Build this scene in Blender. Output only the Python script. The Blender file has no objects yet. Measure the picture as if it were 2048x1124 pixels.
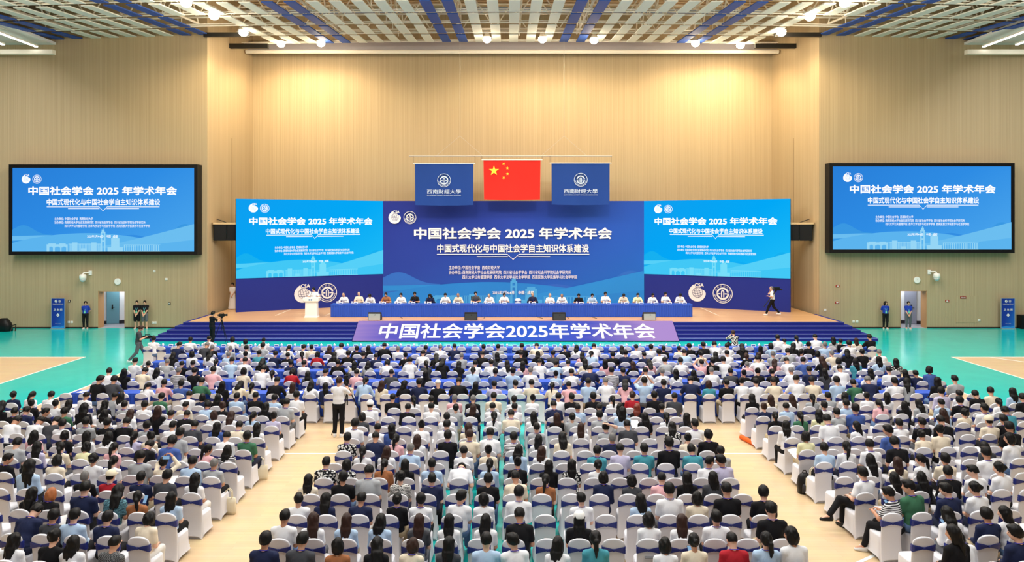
import bpy, math, random
import numpy as np
from mathutils import Matrix, Vector, Euler

rnd = random.Random(7)
SC = bpy.context.scene
COL = SC.collection

def lin(c):
    out = []
    for v in c:
        v = v / 255.0
        out.append(v / 12.92 if v <= 0.04045 else ((v + 0.055) / 1.055) ** 2.4)
    return (out[0], out[1], out[2], 1.0)

# ------------------------------------------------------------------ camera
F, CX, HY, HCAM = 1420.0, 1020.0, 448.0, 6.3        # pixels and metres
cam = bpy.data.cameras.new('camera')
cam.sensor_fit = 'HORIZONTAL'; cam.sensor_width = 36.0
cam.lens = 36.0 * F / 2048.0
cam.shift_x = (1024.0 - CX) / 2048.0
cam.shift_y = -(562.0 - HY) / 2048.0
cam.clip_end = 300.0
camo = bpy.data.objects.new('camera', cam); COL.objects.link(camo)
camo.location = (0, 0, HCAM); camo.rotation_euler = (math.radians(90), 0, 0)
SC.camera = camo

# ------------------------------------------------------------------ world, light, exposure
w = bpy.data.worlds.new('hall'); SC.world = w; w.use_nodes = True
bg = w.node_tree.nodes['Background']
bg.inputs[0].default_value = (0.97, 0.98, 1.0, 1); bg.inputs[1].default_value = 0.13
vs = SC.view_settings
vs.view_transform = 'Standard'; vs.look = 'None'; vs.gamma = 1.0; vs.exposure = 0.0
vs.use_curve_mapping = False

def area(name, loc, size, energy, color, rot=(0, 0, 0), spread=180):
    l = bpy.data.lights.new(name, 'AREA'); l.shape = 'RECTANGLE'
    l.size, l.size_y = size; l.energy = energy; l.color = color
    l.spread = math.radians(spread)
    o = bpy.data.objects.new(name, l); COL.objects.link(o)
    o.location = loc; o.rotation_euler = rot
    return o
# the two long banks of strip lamps above the side aisles, and the lamp field over the seats
for sx in (-1, 1):
    area('strip_bank_light', (sx * 27.5, 20, 16.0), (1.6, 36), 3600, (1.0, 0.99, 0.97), (0, math.radians(-30 * sx), 0))
for yy in (7.0, 16.0, 25.0, 33.0):
    area('hall_lamp_light', (0, yy, 16.4), (30, 2.0), 2250, (1.0, 0.99, 0.98))

# ------------------------------------------------------------------ materials
MATS = {}
def mat(name, rgb, rough=0.6, spec=0.3, metal=0.0, coat=0.0):
    if name in MATS: return MATS[name]
    m = bpy.data.materials.new(name); m.use_nodes = True
    b = m.node_tree.nodes['Principled BSDF']
    b.inputs['Base Color'].default_value = lin(rgb)
    b.inputs['Roughness'].default_value = rough
    b.inputs['Specular IOR Level'].default_value = spec
    b.inputs['Metallic'].default_value = metal
    if coat:
        b.inputs['Coat Weight'].default_value = coat; b.inputs['Coat Roughness'].default_value = 0.08
    MATS[name] = m
    return m
def emit(name, rgb, strength=1.0):
    if name in MATS: return MATS[name]
    m = bpy.data.materials.new(name); m.use_nodes = True
    nt = m.node_tree; nt.nodes.clear()
    e = nt.nodes.new('ShaderNodeEmission'); o = nt.nodes.new('ShaderNodeOutputMaterial')
    e.inputs[0].default_value = lin(rgb); e.inputs[1].default_value = strength
    nt.links.new(e.outputs[0], o.inputs[0]); MATS[name] = m
    return m
def node_setup(m):
    return m.node_tree, m.node_tree.nodes, m.node_tree.links, m.node_tree.nodes['Principled BSDF']
def ramp(nt, stops):
    r = nt.nodes.new('ShaderNodeValToRGB'); cr = r.color_ramp
    while len(cr.elements) < len(stops): cr.elements.new(0.5)
    for e, (p, c) in zip(cr.elements, stops):
        e.position = p; e.color = lin(c) if len(c) == 3 else c
    return r

def wood_wall(name, rgb, period=0.075, horizontal_axis=0):
    """veneer panelling with fine upright grooves"""
    m = mat(name, rgb, 0.55, 0.25)
    nt, N, L, b = node_setup(m)
    tc = N.new('ShaderNodeTexCoord'); mp = N.new('ShaderNodeMapping')
    L.new(tc.outputs['Object'], mp.inputs[0])
    ns = N.new('ShaderNodeTexNoise'); ns.inputs['Scale'].default_value = 1.0; ns.inputs['Detail'].default_value = 6
    mp.inputs['Scale'].default_value = (16.0, 16.0, 0.10)
    L.new(mp.outputs[0], ns.inputs['Vector'])
    wv = N.new('ShaderNodeTexWave'); wv.wave_type = 'BANDS'; wv.bands_direction = 'X' if horizontal_axis == 0 else 'Y'
    wv.inputs['Scale'].default_value = 0.314 / period / 1.0
    L.new(tc.outputs['Object'], wv.inputs['Vector'])
    c = [max(0, v - 9) for v in rgb]; d = [min(255, v + 7) for v in rgb]
    r = ramp(nt, [(0.30, c), (0.70, d)])
    L.new(ns.outputs['Fac'], r.inputs[0])
    mx = N.new('ShaderNodeMixRGB'); mx.blend_type = 'MULTIPLY'; mx.inputs[0].default_value = 0.10
    L.new(r.outputs[0], mx.inputs[1]); L.new(wv.outputs['Color'], mx.inputs[2])
    L.new(mx.outputs[0], b.inputs['Base Color'])
    bp = N.new('ShaderNodeBump'); bp.inputs['Strength'].default_value = 0.25; bp.inputs['Distance'].default_value = 0.01
    L.new(wv.outputs['Fac'], bp.inputs['Height']); L.new(bp.outputs[0], b.inputs['Normal'])
    return m
M_WALL = wood_wall('veneer_wall', (184, 164, 132))
M_WALLY = wood_wall('veneer_wall_return', (184, 164, 132), horizontal_axis=1)

def court_mat():
    m = mat('court_boards', (226, 194, 148), 0.30, 0.3)
    nt, N, L, b = node_setup(m)
    tc = N.new('ShaderNodeTexCoord'); br = N.new('ShaderNodeTexBrick')
    L.new(tc.outputs['Object'], br.inputs['Vector'])
    br.inputs['Scale'].default_value = 1.0; br.inputs['Brick Width'].default_value = 1.8; br.inputs['Row Height'].default_value = 0.11
    br.inputs['Mortar Size'].default_value = 0.002
    br.inputs['Color1'].default_value = lin((208, 180, 142)); br.inputs['Color2'].default_value = lin((214, 188, 150))
    br.inputs['Mortar'].default_value = lin((190, 160, 120))
    ns = N.new('ShaderNodeTexNoise'); ns.inputs['Scale'].default_value = 2.2; ns.inputs['Detail'].default_value = 5
    L.new(tc.outputs['Object'], ns.inputs['Vector'])
    mx = N.new('ShaderNodeMixRGB'); mx.blend_type = 'OVERLAY'; mx.inputs[0].default_value = 0.12
    L.new(br.outputs['Color'], mx.inputs[1]); L.new(ns.outputs['Color'], mx.inputs[2])
    L.new(mx.outputs[0], b.inputs['Base Color'])
    return m
M_COURT = court_mat()
def stage_mat():
    m = mat('stage_boards', (205, 158, 112), 0.32, 0.4)
    nt, N, L, b = node_setup(m)
    tc = N.new('ShaderNodeTexCoord'); br = N.new('ShaderNodeTexBrick')
    L.new(tc.outputs['Object'], br.inputs['Vector'])
    br.inputs['Scale'].default_value = 1.0; br.inputs['Brick Width'].default_value = 2.0; br.inputs['Row Height'].default_value = 0.14
    br.inputs['Mortar Size'].default_value = 0.002
    br.inputs['Color1'].default_value = lin((204, 158, 112)); br.inputs['Color2'].default_value = lin((216, 172, 126))
    br.inputs['Mortar'].default_value = lin((170, 125, 84))
    L.new(br.outputs['Color'], b.inputs['Base Color'])
    return m
M_STAGE = stage_mat()
def green_mat():
    m = mat('green_sports_floor', (40, 200, 176), 0.15, 0.6)
    nt, N, L, b = node_setup(m)
    tc = N.new('ShaderNodeTexCoord'); ns = N.new('ShaderNodeTexNoise')
    ns.inputs['Scale'].default_value = 1.3; ns.inputs['Detail'].default_value = 6
    L.new(tc.outputs['Object'], ns.inputs['Vector'])
    r = ramp(nt, [(0.3, (18, 192, 186)), (0.7, (26, 200, 194))])
    L.new(ns.outputs['Fac'], r.inputs[0]); L.new(r.outputs[0], b.inputs['Base Color'])
    return m
M_GREEN = green_mat()
M_WHITE = mat('white_paint', (240, 240, 238), 0.5)
M_LINE = mat('court_line', (238, 240, 236), 0.4)
M_BLACK = mat('black_plastic', (14, 14, 16), 0.45)
M_METAL = mat('white_steel', (240, 234, 222), 0.45, 0.4)
M_DARKMETAL = mat('dark_steel', (52, 50, 48), 0.4, 0.4, 0.6)
M_CARPET = mat('blue_carpet', (38, 46, 132), 0.9, 0.1)
M_CLOTH = mat('blue_tablecloth', (44, 84, 190), 0.65, 0.3)
M_CHAIR = mat('white_chair_cover', (222, 222, 228), 0.7, 0.25)
def folds(m, scale=7.0, dist=.02, strength=.6, stretch=(1, 1, .5)):
    nt, N, L, b = node_setup(m); tc = N.new('ShaderNodeTexCoord'); mp = N.new('ShaderNodeMapping'); mp.inputs['Scale'].default_value = stretch
    ns = N.new('ShaderNodeTexNoise'); ns.inputs['Scale'].default_value = scale; ns.inputs['Detail'].default_value = 3; ns.inputs['Distortion'].default_value = .8
    bp = N.new('ShaderNodeBump'); bp.inputs['Strength'].default_value = strength; bp.inputs['Distance'].default_value = dist
    L.new(tc.outputs['Object'], mp.inputs[0]); L.new(mp.outputs[0], ns.inputs['Vector']); L.new(ns.outputs['Fac'], bp.inputs['Height']); L.new(bp.outputs[0], b.inputs['Normal'])
    return m
folds(M_CHAIR, 3.0, .02, .35, (1, 1, .4))
M_SASH = mat('navy_satin_sash', (28, 44, 126), 0.38, 0.5); folds(M_SASH, 14.0, .012, .7, (.4, 1, 2.5))
M_CUP = mat('white_porcelain', (244, 244, 244), 0.3, 0.5)
M_PANELG = mat('ceiling_panel_grey', (214, 220, 216), 0.7)
M_PANELB = mat('ceiling_panel_blue', (40, 78, 158), 0.7)
M_DECK = mat('roof_deck', (206, 184, 152), 0.8)
M_SKIN = mat('skin', (214, 164, 138), 0.55, 0.35)
M_EYE = mat('eye_dark', (24, 18, 16), 0.3)
M_LIP = mat('lip', (168, 92, 86), 0.5)
M_SHOEW = mat('shoe_white', (226, 226, 226), 0.5)
M_SHOEK = mat('shoe_black', (20, 20, 22), 0.5)

# ------------------------------------------------------------------ mesh helpers
class MB:
    def __init__(s): s.v = []; s.f = []; s.m = []
    def add(s, vs_, fs_, mi=0):
        o = len(s.v); s.v += [tuple(p) for p in vs_]
        for f in fs_: s.f.append(tuple(i + o for i in f)); s.m.append(mi)
        return s
    def box(s, x0, x1, y0, y1, z0, z1, mi=0):
        return s.add([(x0, y0, z0), (x1, y0, z0), (x1, y1, z0), (x0, y1, z0), (x0, y0, z1), (x1, y0, z1), (x1, y1, z1), (x0, y1, z1)],
                     [(0, 3, 2, 1), (4, 5, 6, 7), (0, 1, 5, 4), (1, 2, 6, 5), (2, 3, 7, 6), (3, 0, 4, 7)], mi)
    def tube(s, a, b, ra, rb=None, n=6, mi=0, cap=True):
        rb = ra if rb is None else rb
        a = Vector(a); b = Vector(b); d = (b - a)
        if d.length < 1e-6: return s
        q = d.to_track_quat('Z', 'Y'); vv = []
        for p, r in ((a, ra), (b, rb)):
            for i in range(n):
                t = 2 * math.pi * i / n
                vv.append(p + q @ Vector((r * math.cos(t), r * math.sin(t), 0)))
        ff = [(i, (i + 1) % n, n + (i + 1) % n, n + i) for i in range(n)]
        if cap: ff += [tuple(reversed(range(n))), tuple(range(n, 2 * n))]
        return s.add(vv, ff, mi)
    def path(s, pts, rr, n=6, mi=0):
        for k in range(len(pts) - 1):
            s.tube(pts[k], pts[k + 1], rr[k], rr[k + 1], n, mi)
        return s
    def lathe(s, prof, n=16, c=(0, 0, 0), mi=0, axis='Z'):
        vv = []
        for (r, z) in prof:
            for i in range(n):
                t = 2 * math.pi * i / n
                p = (r * math.cos(t), r * math.sin(t), z)
                if axis == 'Y': p = (p[0], p[2], p[1])
                vv.append((p[0] + c[0], p[1] + c[1], p[2] + c[2]))
        ff = []
        for k in range(len(prof) - 1):
            for i in range(n):
                j = (i + 1) % n
                q = (k * n + i, k * n + j, (k + 1) * n + j, (k + 1) * n + i)
                ff.append(q if axis == 'Z' else q[::-1])
        ff.append(tuple(reversed(range(n))) if axis == 'Z' else tuple(range(n)))
        t = tuple(range((len(prof) - 1) * n, len(prof) * n)); ff.append(t if axis == 'Z' else t[::-1])
        return s.add(vv, ff, mi)
    def poly(s, pts, y=0.0, mi=0):
        """flat polygon in the local x-z plane facing -y"""
        return s.add([(p[0], y, p[1]) for p in pts], [tuple(range(len(pts)))], mi)
    def ring(s, c, r0, r1, a0=0, a1=360, n=40, y=0.0, mi=0):
        vv = []; full = abs(a1 - a0) >= 360
        for i in range(n + 1):
            t = math.radians(a0 + (a1 - a0) * i / n)
            for r in (r0, r1): vv.append((c[0] + r * math.cos(t), y, c[1] + r * math.sin(t)))
        ff = [(2 * i, 2 * i + 1, 2 * i + 3, 2 * i + 2) for i in range(n)]
        return s.add(vv, ff, mi)
    def prism(s, pts, y0, y1, mi=0):
        n = len(pts)
        vv = [(p[0], y0, p[1]) for p in pts] + [(p[0], y1, p[1]) for p in pts]
        ff = [tuple(range(n)), tuple(reversed(range(n, 2 * n)))] + [(i, i + n, (i + 1) % n + n, (i + 1) % n) for i in range(n)]
        return s.add(vv, ff, mi)
    def mesh(s, name, mats, smooth=False):
        me = bpy.data.meshes.new(name); me.from_pydata(s.v, [], s.f)
        for m in (mats if isinstance(mats, (list, tuple)) else [mats]): me.materials.append(m)
        if any(s.m): me.polygons.foreach_set('material_index', s.m)
        if smooth: me.polygons.foreach_set('use_smooth', [True] * len(s.f))
        me.update(); return me
    def build(s, name, mats, parent=None, smooth=False, loc=(0, 0, 0), rot=(0, 0, 0)):
        return link(name, s.mesh(name, mats, smooth), parent, loc, rot)

def link(name, me, parent=None, loc=(0, 0, 0), rot=(0, 0, 0), scale=None):
    o = bpy.data.objects.new(name, me); COL.objects.link(o)
    o.location = loc; o.rotation_euler = rot
    if scale is not None: o.scale = scale
    if parent is not None: o.parent = parent
    return o
def tag(o, label=None, cat=None, group=None, kind=None):
    if label: o['label'] = label
    if cat: o['category'] = cat
    if group: o['group'] = group
    if kind: o['kind'] = kind
    return o
def empty(name, loc=(0, 0, 0), rz=0.0):
    o = bpy.data.objects.new(name, None); COL.objects.link(o); o.empty_display_size = 0.1
    o.location = loc; o.rotation_euler = (0, 0, rz); return o
def omat(o, m):
    o.material_slots[0].link = 'OBJECT'; o.material_slots[0].material = m
    return o
_U = ['first', 'second', 'third', 'fourth', 'fifth', 'sixth', 'seventh', 'eighth', 'ninth', 'tenth', 'eleventh', 'twelfth', 'thirteenth', 'fourteenth', 'fifteenth', 'sixteenth', 'seventeenth', 'eighteenth', 'nineteenth']
ORD = list(_U)
for _t, _n in (('twent', 'twenty'), ('thirt', 'thirty'), ('fort', 'forty'), ('fift', 'fifty')):
    ORD.append(_t + 'ieth'); ORD += [_n + '-' + _u for _u in _U[:9]]

_TXT = {}
def text_mesh(body, off=0.0):
    """outline text as a flat mesh centred on its own box, thickened by off em; returns mesh, width, height"""
    key = (body, off)
    if key in _TXT: return _TXT[key]
    cu = bpy.data.curves.new('lettering', 'FONT'); cu.body = body; cu.resolution_u = 4 if off >= .02 else 2
    cu.size = 1.0
    o = bpy.data.objects.new('lettering', cu); COL.objects.link(o)
    dg = bpy.context.evaluated_depsgraph_get(); dg.update()
    m0 = bpy.data.meshes.new_from_object(o.evaluated_get(dg))
    bpy.data.objects.remove(o); bpy.data.curves.remove(cu)
    n = len(m0.vertices); co = np.empty(n * 3, np.float32); m0.vertices.foreach_get('co', co); co = co.reshape(-1, 3)
    co[:, 2] = 0; fs = [tuple(p.vertices) for p in m0.polygons]; bpy.data.meshes.remove(m0)
    V, Fc = [], []
    k = 0 if off <= 0.003 else (8 if off >= .015 else 4)
    shifts = [(0, 0)] + [(off * math.cos(2 * math.pi * (i + .5) / k), off * math.sin(2 * math.pi * (i + .5) / k)) for i in range(k)]
    for j, (dx, dy) in enumerate(shifts):
        c = co.copy(); c[:, 0] += dx; c[:, 1] += dy; c[:, 2] += .0004 * j
        V.append(c); Fc += [tuple(i + n * j for i in f) for f in fs]
    co = np.concatenate(V); lo, hi = co.min(0), co.max(0); c_ = (lo + hi) / 2; c_[2] = 0; co = co - c_
    me = bpy.data.meshes.new('lettering'); me.from_pydata(co.tolist(), [], Fc); me.update()
    _TXT[key] = (me, float(hi[0] - lo[0]), float(hi[1] - lo[1]))
    return _TXT[key]
def lettering(body, parent, x, z, width, m, y=-0.02, height=None, off=0.012, align='C', name='lettering', rot=(math.pi / 2, 0, 0)):
    me, tw, th = text_mesh(body, off)
    me = me.copy(); me.materials.clear(); me.materials.append(m)
    sx = width / tw; sz = (height / th) if height else sx
    if align == 'L': x = x + width / 2
    return link(name, me, parent, (x, y, z), rot, (sx, sz, 1))

# ================================================================== THE SETTING
def struct(name, mb, m, parent=None, smooth=False, label=None):
    o = mb.build(name, m, parent, smooth)
    if parent is None: tag(o, label, None, None, 'structure')
    return o
WY = 43.0           # plane of the two outer walls
SH = 0.85           # stage height
BY = 49.8           # rear wall of the stage recess
struct('floor', MB().box(-60, 60, -4, 60, -0.2, 0.0), M_GREEN, label='glossy green sports floor of the hall')
flo = bpy.data.objects['floor']
for x0, x1 in ((-45, -20.1), (-16.4, -1.6), (1.15, 16.9), (20.9, 45)):
    MB().box(x0, x1, -4, 33.6, 0.0005, 0.004).build('court_boards', M_COURT, flo)
ln = MB()
for x in (-20.1, -16.4, -1.6, 1.15, 16.9, 20.9): ln.box(x - 0.04, x + 0.04, -4, 33.6, 0.004, 0.007)
for x0, x1 in ((-45, -20.1), (-16.4, -1.6), (1.15, 16.9), (20.9, 45)):
    ln.box(x0, x1, 33.54, 33.62, 0.004, 0.007); ln.box(x0, x1, 19.45, 19.51, 0.004, 0.007)
ln.add([(22.6, 33.5, 0.006), (22.75, 33.5, 0.006), (27.6, 27.1, 0.006), (27.45, 27.1, 0.006)], [(0, 3, 2, 1)])
a0 = Vector((6.25, 13.2, .006)); ln.add([(6.1, 13.0, .007), (6.17, 12.96, .007), (7.4, 13.75, .007), (7.33, 13.8, .007)], [(0, 1, 2, 3)])
ln.build('court_line', M_LINE, flo)

def outer_wall(name, xs, dx0, dx1, dh, xi, lab):
    """wall with one doorway from dx0 to dx1 of height dh; xi is the inner end at the stage recess"""
    b = MB(); lo, hi = min(xs, xi), max(xs, xi)
    b.box(lo, dx0, WY, WY + 0.6, 0, 21); b.box(dx1, hi, WY, WY + 0.6, 0, 21); b.box(dx0, dx1, WY, WY + 0.6, dh, 21)
    return struct(name, b, M_WALL, label=lab)
LD0, LD1, LDH = -24.95, -23.32, 2.24
RD0, RD1, RDH = 23.63, 25.25, 2.26
outer_wall('wall_left', -52, LD0, LD1, LDH, -18.33, 'beige veneer wall left of the stage, with the hanging screen')
outer_wall('wall_right', 52, RD0, RD1, RDH, 18.72, 'beige veneer wall right of the stage, with the hanging screen')
struct('wall_recess_left', MB().add([(-18.33, WY, 0), (-18.03, BY, 0), (-18.6, BY, 0), (-18.75, WY + .6, 0), (-18.33, WY, 21), (-18.03, BY, 21), (-18.6, BY, 21), (-18.75, WY + .6, 21)],
       [(0, 4, 5, 1), (1, 5, 6, 2), (2, 6, 7, 3), (3, 7, 4, 0), (4, 7, 6, 5)]), M_WALLY, label='warm lit veneer return wall left of the stage')
struct('wall_recess_right', MB().add([(18.72, WY, 0), (18.36, BY, 0), (19.0, BY, 0), (19.2, WY + .6, 0), (18.72, WY, 21), (18.36, BY, 21), (19.0, BY, 21), (19.2, WY + .6, 21)],
       [(0, 1, 5, 4), (1, 2, 6, 5), (2, 3, 7, 6), (3, 0, 4, 7), (4, 5, 6, 7)]), M_WALLY, label='warm lit veneer return wall right of the stage')
struct('wall_back', MB().box(-18.6, 19.0, BY, BY + .5, 0, 21), M_WALL, label='tall warm lit veneer wall behind the stage')
M_GAP = mat('panel_gap', (120, 98, 70), 0.8)
struct('trim_8', MB().box(-18.20, -18.16, 46.4, 46.43, .9, 11.9), M_GAP)
struct('trim_9', MB().box(18.52, 18.56, 46.4, 46.43, .9, 11.9), M_GAP)
struct('baseboard_left', MB().box(-52, LD0, WY - .03, WY, 0, .07).box(LD1, -19.2, WY - .03, WY, 0, .07), mat('dark_skirting', (50, 44, 38), .6))
struct('baseboard_right', MB().box(RD1, 52, WY - .03, WY, 0, .07).box(19.6, RD0, WY - .03, WY, 0, .07), MATS['dark_skirting'])
# hairline door of a wall cupboard right
cb = tag(MB().box(0, 1.35, 0, .012, 0, 1.62).build('wall_hatch', M_WALL, None, False, (27.0 + .0, WY - .013, .32)),
         'flush veneer cupboard hatch in the right wall under a small red sign', 'hatch')
hs = empty('fire_sign', (27.25, WY - .03, 1.78)); tag(hs, 'small red fire cabinet sign on the right wall hatch', 'sign')
MB().box(0, .36, 0, .02, 0, .14).build('plate', mat('sign_red', (150, 52, 42), .5), hs)
lettering('消火栓', hs, .18, .07, .28, M_WHITE, y=-.004, off=0.0)

# corridors behind the two doorways
M_CORR = mat('corridor_white', (226, 228, 236), .6)
M_CFLOOR = mat('corridor_floor', (170, 172, 182), .25, .5)
def corridor(n, x0, x1, h, side, leafcol, leaf):
    # 'side' = +1: the left jamb is in view (door left of centre)
    root = empty('door_%d' % n, ((x0 + x1) / 2, WY, 0)); tag(root, 'open doorway in the %s wall to a bright corridor' % ('left' if side > 0 else 'right'), None, None, 'structure')
    cx = (x0 + x1) / 2
    b = MB(); yb = WY + 2.6
    # slanted corridor wall seen through the opening
    xa, xb = x0 - cx - 2.2, x1 - cx + 2.2
    if side > 0: b.add([(xa, 1.2, 0), (xb, 3.0, 0), (xb, 3.0, 3), (xa, 1.2, 3)], [(0, 1, 2, 3)])
    else: b.add([(xa, 3.0, 0), (xb, 1.2, 0), (xb, 1.2, 3), (xa, 3.0, 3)], [(0, 1, 2, 3)])
    b.build('corridor_wall', M_CORR, root)
    MB().box(xa, xb, .0, 3.4, -.1, .002).build('corridor_floor', M_CFLOOR, root)
    MB().box(xa, xb, .6, 3.4, 2.9, 3.0).build('corridor_ceiling', M_CORR, root)
    def at(t): return (xa + (xb - xa) * t, (1.2 + 1.8 * t) if side > 0 else (3.0 - 1.8 * t))
    def slab(name, t0, t1, z0, z1, m, d=.06):
        (ax, ay), (bx, by) = at(t0), at(t1)
        return MB().add([(ax, ay - .02, z0), (bx, by - .02, z0), (bx, by - .02, z1), (ax, ay - .02, z1), (ax, ay - d, z0), (bx, by - d, z0), (bx, by - d, z1), (ax, ay - d, z1)],
                        [(4, 5, 6, 7), (0, 4, 7, 3), (5, 1, 2, 6), (7, 6, 2, 3), (0, 1, 5, 4)]).build(name, m, root)
    t0, t1 = leaf
    slab('corridor_skirting', 0, t0, 0, .2, mat('corridor_base', (38, 36, 44), .5), .05)
    slab('corridor_skirting', t1, 1, 0, .2, MATS['corridor_base'], .05)
    d = slab('door_leaf', t0, t1, 0.02, 2.35, leafcol, .08)
    (mx_, my_) = at((t0 + t1) / 2 + (.0))
    MB().box(mx_ - .03, mx_ + .03, my_ - .14, my_ - .09, .95, 1.22).tube((mx_, my_ - .15, 1.05), (mx_ + .16, my_ - .15 , 1.05), .016).build('handle', M_DARKMETAL, root)
    # timber lining of the opening
    for jx in (x0 - cx, x1 - cx - .03): MB().box(jx, jx + .03, 0.0, .6, 0, h).build('door_frame', mat('door_lining', (186, 142, 100), .5), root)
    MB().box(x0 - cx, x1 - cx, 0.0, .6, h - .03, h).build('door_frame', MATS['door_lining'], root)
    l = area('corridor_light', (cx, WY + 1.2, 2.7), (1.6, 1.2), 42, (.95, .97, 1.0))
    return root
corridor(1, LD0, LD1, LDH, 1, mat('teal_door', (108, 158, 178), .45), (.296, .405))
corridor(2, RD0, RD1, RDH, -1, mat('grey_door', (150, 154, 176), .35, .4), (.588, .69))

# ------------------------------------------------------------------ ceiling
SL = 0.09
def zc(x, y): return 18.4 - SL * (BY - y) + 0.2 - 0.00065 * x * x
ceil = empty('ceiling', (0, 40, 18)); tag(ceil, 'slatted ceiling of grey and blue panels under white steel trusses', None, None, 'structure')
PY = [47.0 - 3.15 * k for k in range(7)]
pm = MB().box(-.28, .28, -1.33, 1.33, -.03, .03).mesh('panel', M_PANELG)
pm2 = MB().box(-.28, .28, -1.33, 1.33, -.03, .03).mesh('panel_blue', M_PANELB)
for k in range(1, 7):
    for j in range(-31, 40):
        x = -4.17 + 1.1 * j
        ym = (PY[k] + PY[k - 1]) / 2
        if k == 1 and not (-17.2 < x < 17.8): continue
        if abs(x) > 31.5 or (k == 6 and abs(x) > 26): continue
        if -18.3 < x < -15.6 and k < 4 : continue
        if 15.9 < x < 18.6 and k < 4: continue
        o = link('panel', pm2 if (j % 7) in (0, 1) else pm, ceil, (0, 0, 0), (math.atan(SL), 0, math.radians(rnd.uniform(-.15, .15))))
        o.location = Vector((x, ym, zc(x, ym))) - ceil.location
def rods(name, segs, r, m, n=6, parent=None):
    b = MB()
    for a, c in segs: b.tube(a, c, r, r, n, cap=False)
    o = b.build(name, m, parent)
    return o
for k, y in enumerate(PY):
    lim = 17.6 if k < 2 else 33
    seg = []; xs = np.linspace(-lim, lim, 25)
    for a, b_ in zip(xs[:-1], xs[1:]): seg.append(((a, y, zc(a, y) + .08), (b_, y, zc(b_, y) + .08)))
    o = rods('purlin', seg, .045, M_METAL, 6); o.parent = ceil; o.location = -ceil.location
    # second thin hanger line that carries the panel ends
    seg = [((a, y - .45, zc(a, y) + .05), (b_, y - .45, zc(b_, y) + .05)) for a, b_ in zip(xs[:-1], xs[1:])]
    o = rods('panel_rail', seg, .028, M_METAL, 5); o.parent = ceil; o.location = -ceil.location
# trusses running front to back
for i, x in enumerate((-26.3, -18.6, -10.9, -7.0, -3.2, 0.6, 4.4, 8.3, 12.1, 19.0, 26.6)):
    b = MB(); y1 = 47.2 if abs(x) < 18 else 42.9
    ys = np.arange(27, y1, 2.2)
    for a, c in zip(ys[:-1], ys[1:]):
        zb0, zb1 = zc(x, a) + .55, zc(x, c) + .55
        b.tube((x, a, zb0), (x, c, zb1), .07, cap=False); b.tube((x, a, zb0 + 1.7), (x, c, zb1 + 1.7), .07, cap=False)
        m_ = (a + c) / 2
        b.tube((x, a, zb0), (x, m_, zb0 + 1.75), .045, n=5, cap=False); b.tube((x, m_, zb0 + 1.75), (x, c, zb1), .045, n=5, cap=False)
        b.tube((x, a, zb0), (x, a, zc(x, a)), .03, n=5, cap=False)
    o = b.build('roof_truss', M_METAL); o.parent = ceil; o.location = -ceil.location
# cross trusses
for y in (30.5, 36.0, 41.5, 46.3):
    b = MB(); lim = 33 if y < 43 else 17.8
    xs = np.arange(-lim, lim, 2.1)
    for a, c in zip(xs[:-1], xs[1:]):
        z0, z1 = zc(a, y) + .75, zc(c, y) + .75
        b.tube((a, y, z0), (c, y, z1), .06, cap=False); b.tube((a, y, z0 + 1.6), (c, y, z1 + 1.6), .06, cap=False)
        b.tube((a, y, z0), ((a + c) / 2, y, z0 + 1.6), .04, n=5, cap=False); b.tube(((a + c) / 2, y, z0 + 1.6), (c, y, z1), .04, n=5, cap=False)
    o = b.build('roof_truss', M_METAL); o.parent = ceil; o.location = -ceil.location
# roof deck ribs and sheet
b = MB()
for x0, x1, x2 in ((-52, -33, -18.4), (-18.4, 0, 18.8), (18.8, 33, 52)):
    for a, c in ((x0, x1), (x1, x2)):
        e = BY if abs(a) < 19 and abs(c) < 19 else WY + .3
        b.add([(a, -4, zc(a, -4) + 2.9), (c, -4, zc(c, -4) + 2.9), (c, e, zc(c, e) + 2.9), (a, e, zc(a, e) + 2.9)], [(0, 3, 2, 1)])
o = b.build('roof_deck', M_DECK); o.parent = ceil; o.location = -ceil.location
b = MB()
for y in np.arange(27, 49.5, 0.75):
    lim = 18 if y > WY else 34
    xs = np.linspace(-lim, lim, 9)
    for a, c in zip(xs[:-1], xs[1:]): b.tube((a, y, zc(a, y) + 2.8), (c, y, zc(c, y) + 2.8), .06, n=4, cap=False)
o = b.build('deck_rib', mat('rib_steel', (196, 172, 140), .5)); o.parent = ceil; o.location = -ceil.location
# pale soffit at the head of the rear wall and bulkheads at the corners
M_SOFF = mat('soffit', (160, 156, 164), .6)
struct('trim_10', MB().box(-18.2, 18.55, 48.9, BY, 18.30, 18.85), M_SOFF, label='pale soffit box along the top of the stage wall')
struct('trim_11', MB().tube((-18.0, 48.4, 18.05), (18.3, 48.4, 18.05), .14, n=8), M_METAL)
for i, (xa, xb) in enumerate(((-18.4, -15.7), (15.9, 18.7))):
    struct('trim_%d' % (12 + i), MB().box(xa, xb, 46.0, 46.25, 17.7, 18.0).box(xa, xb, 42.6, 42.8, 17.55, 17.8), M_DARKMETAL)
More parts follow.
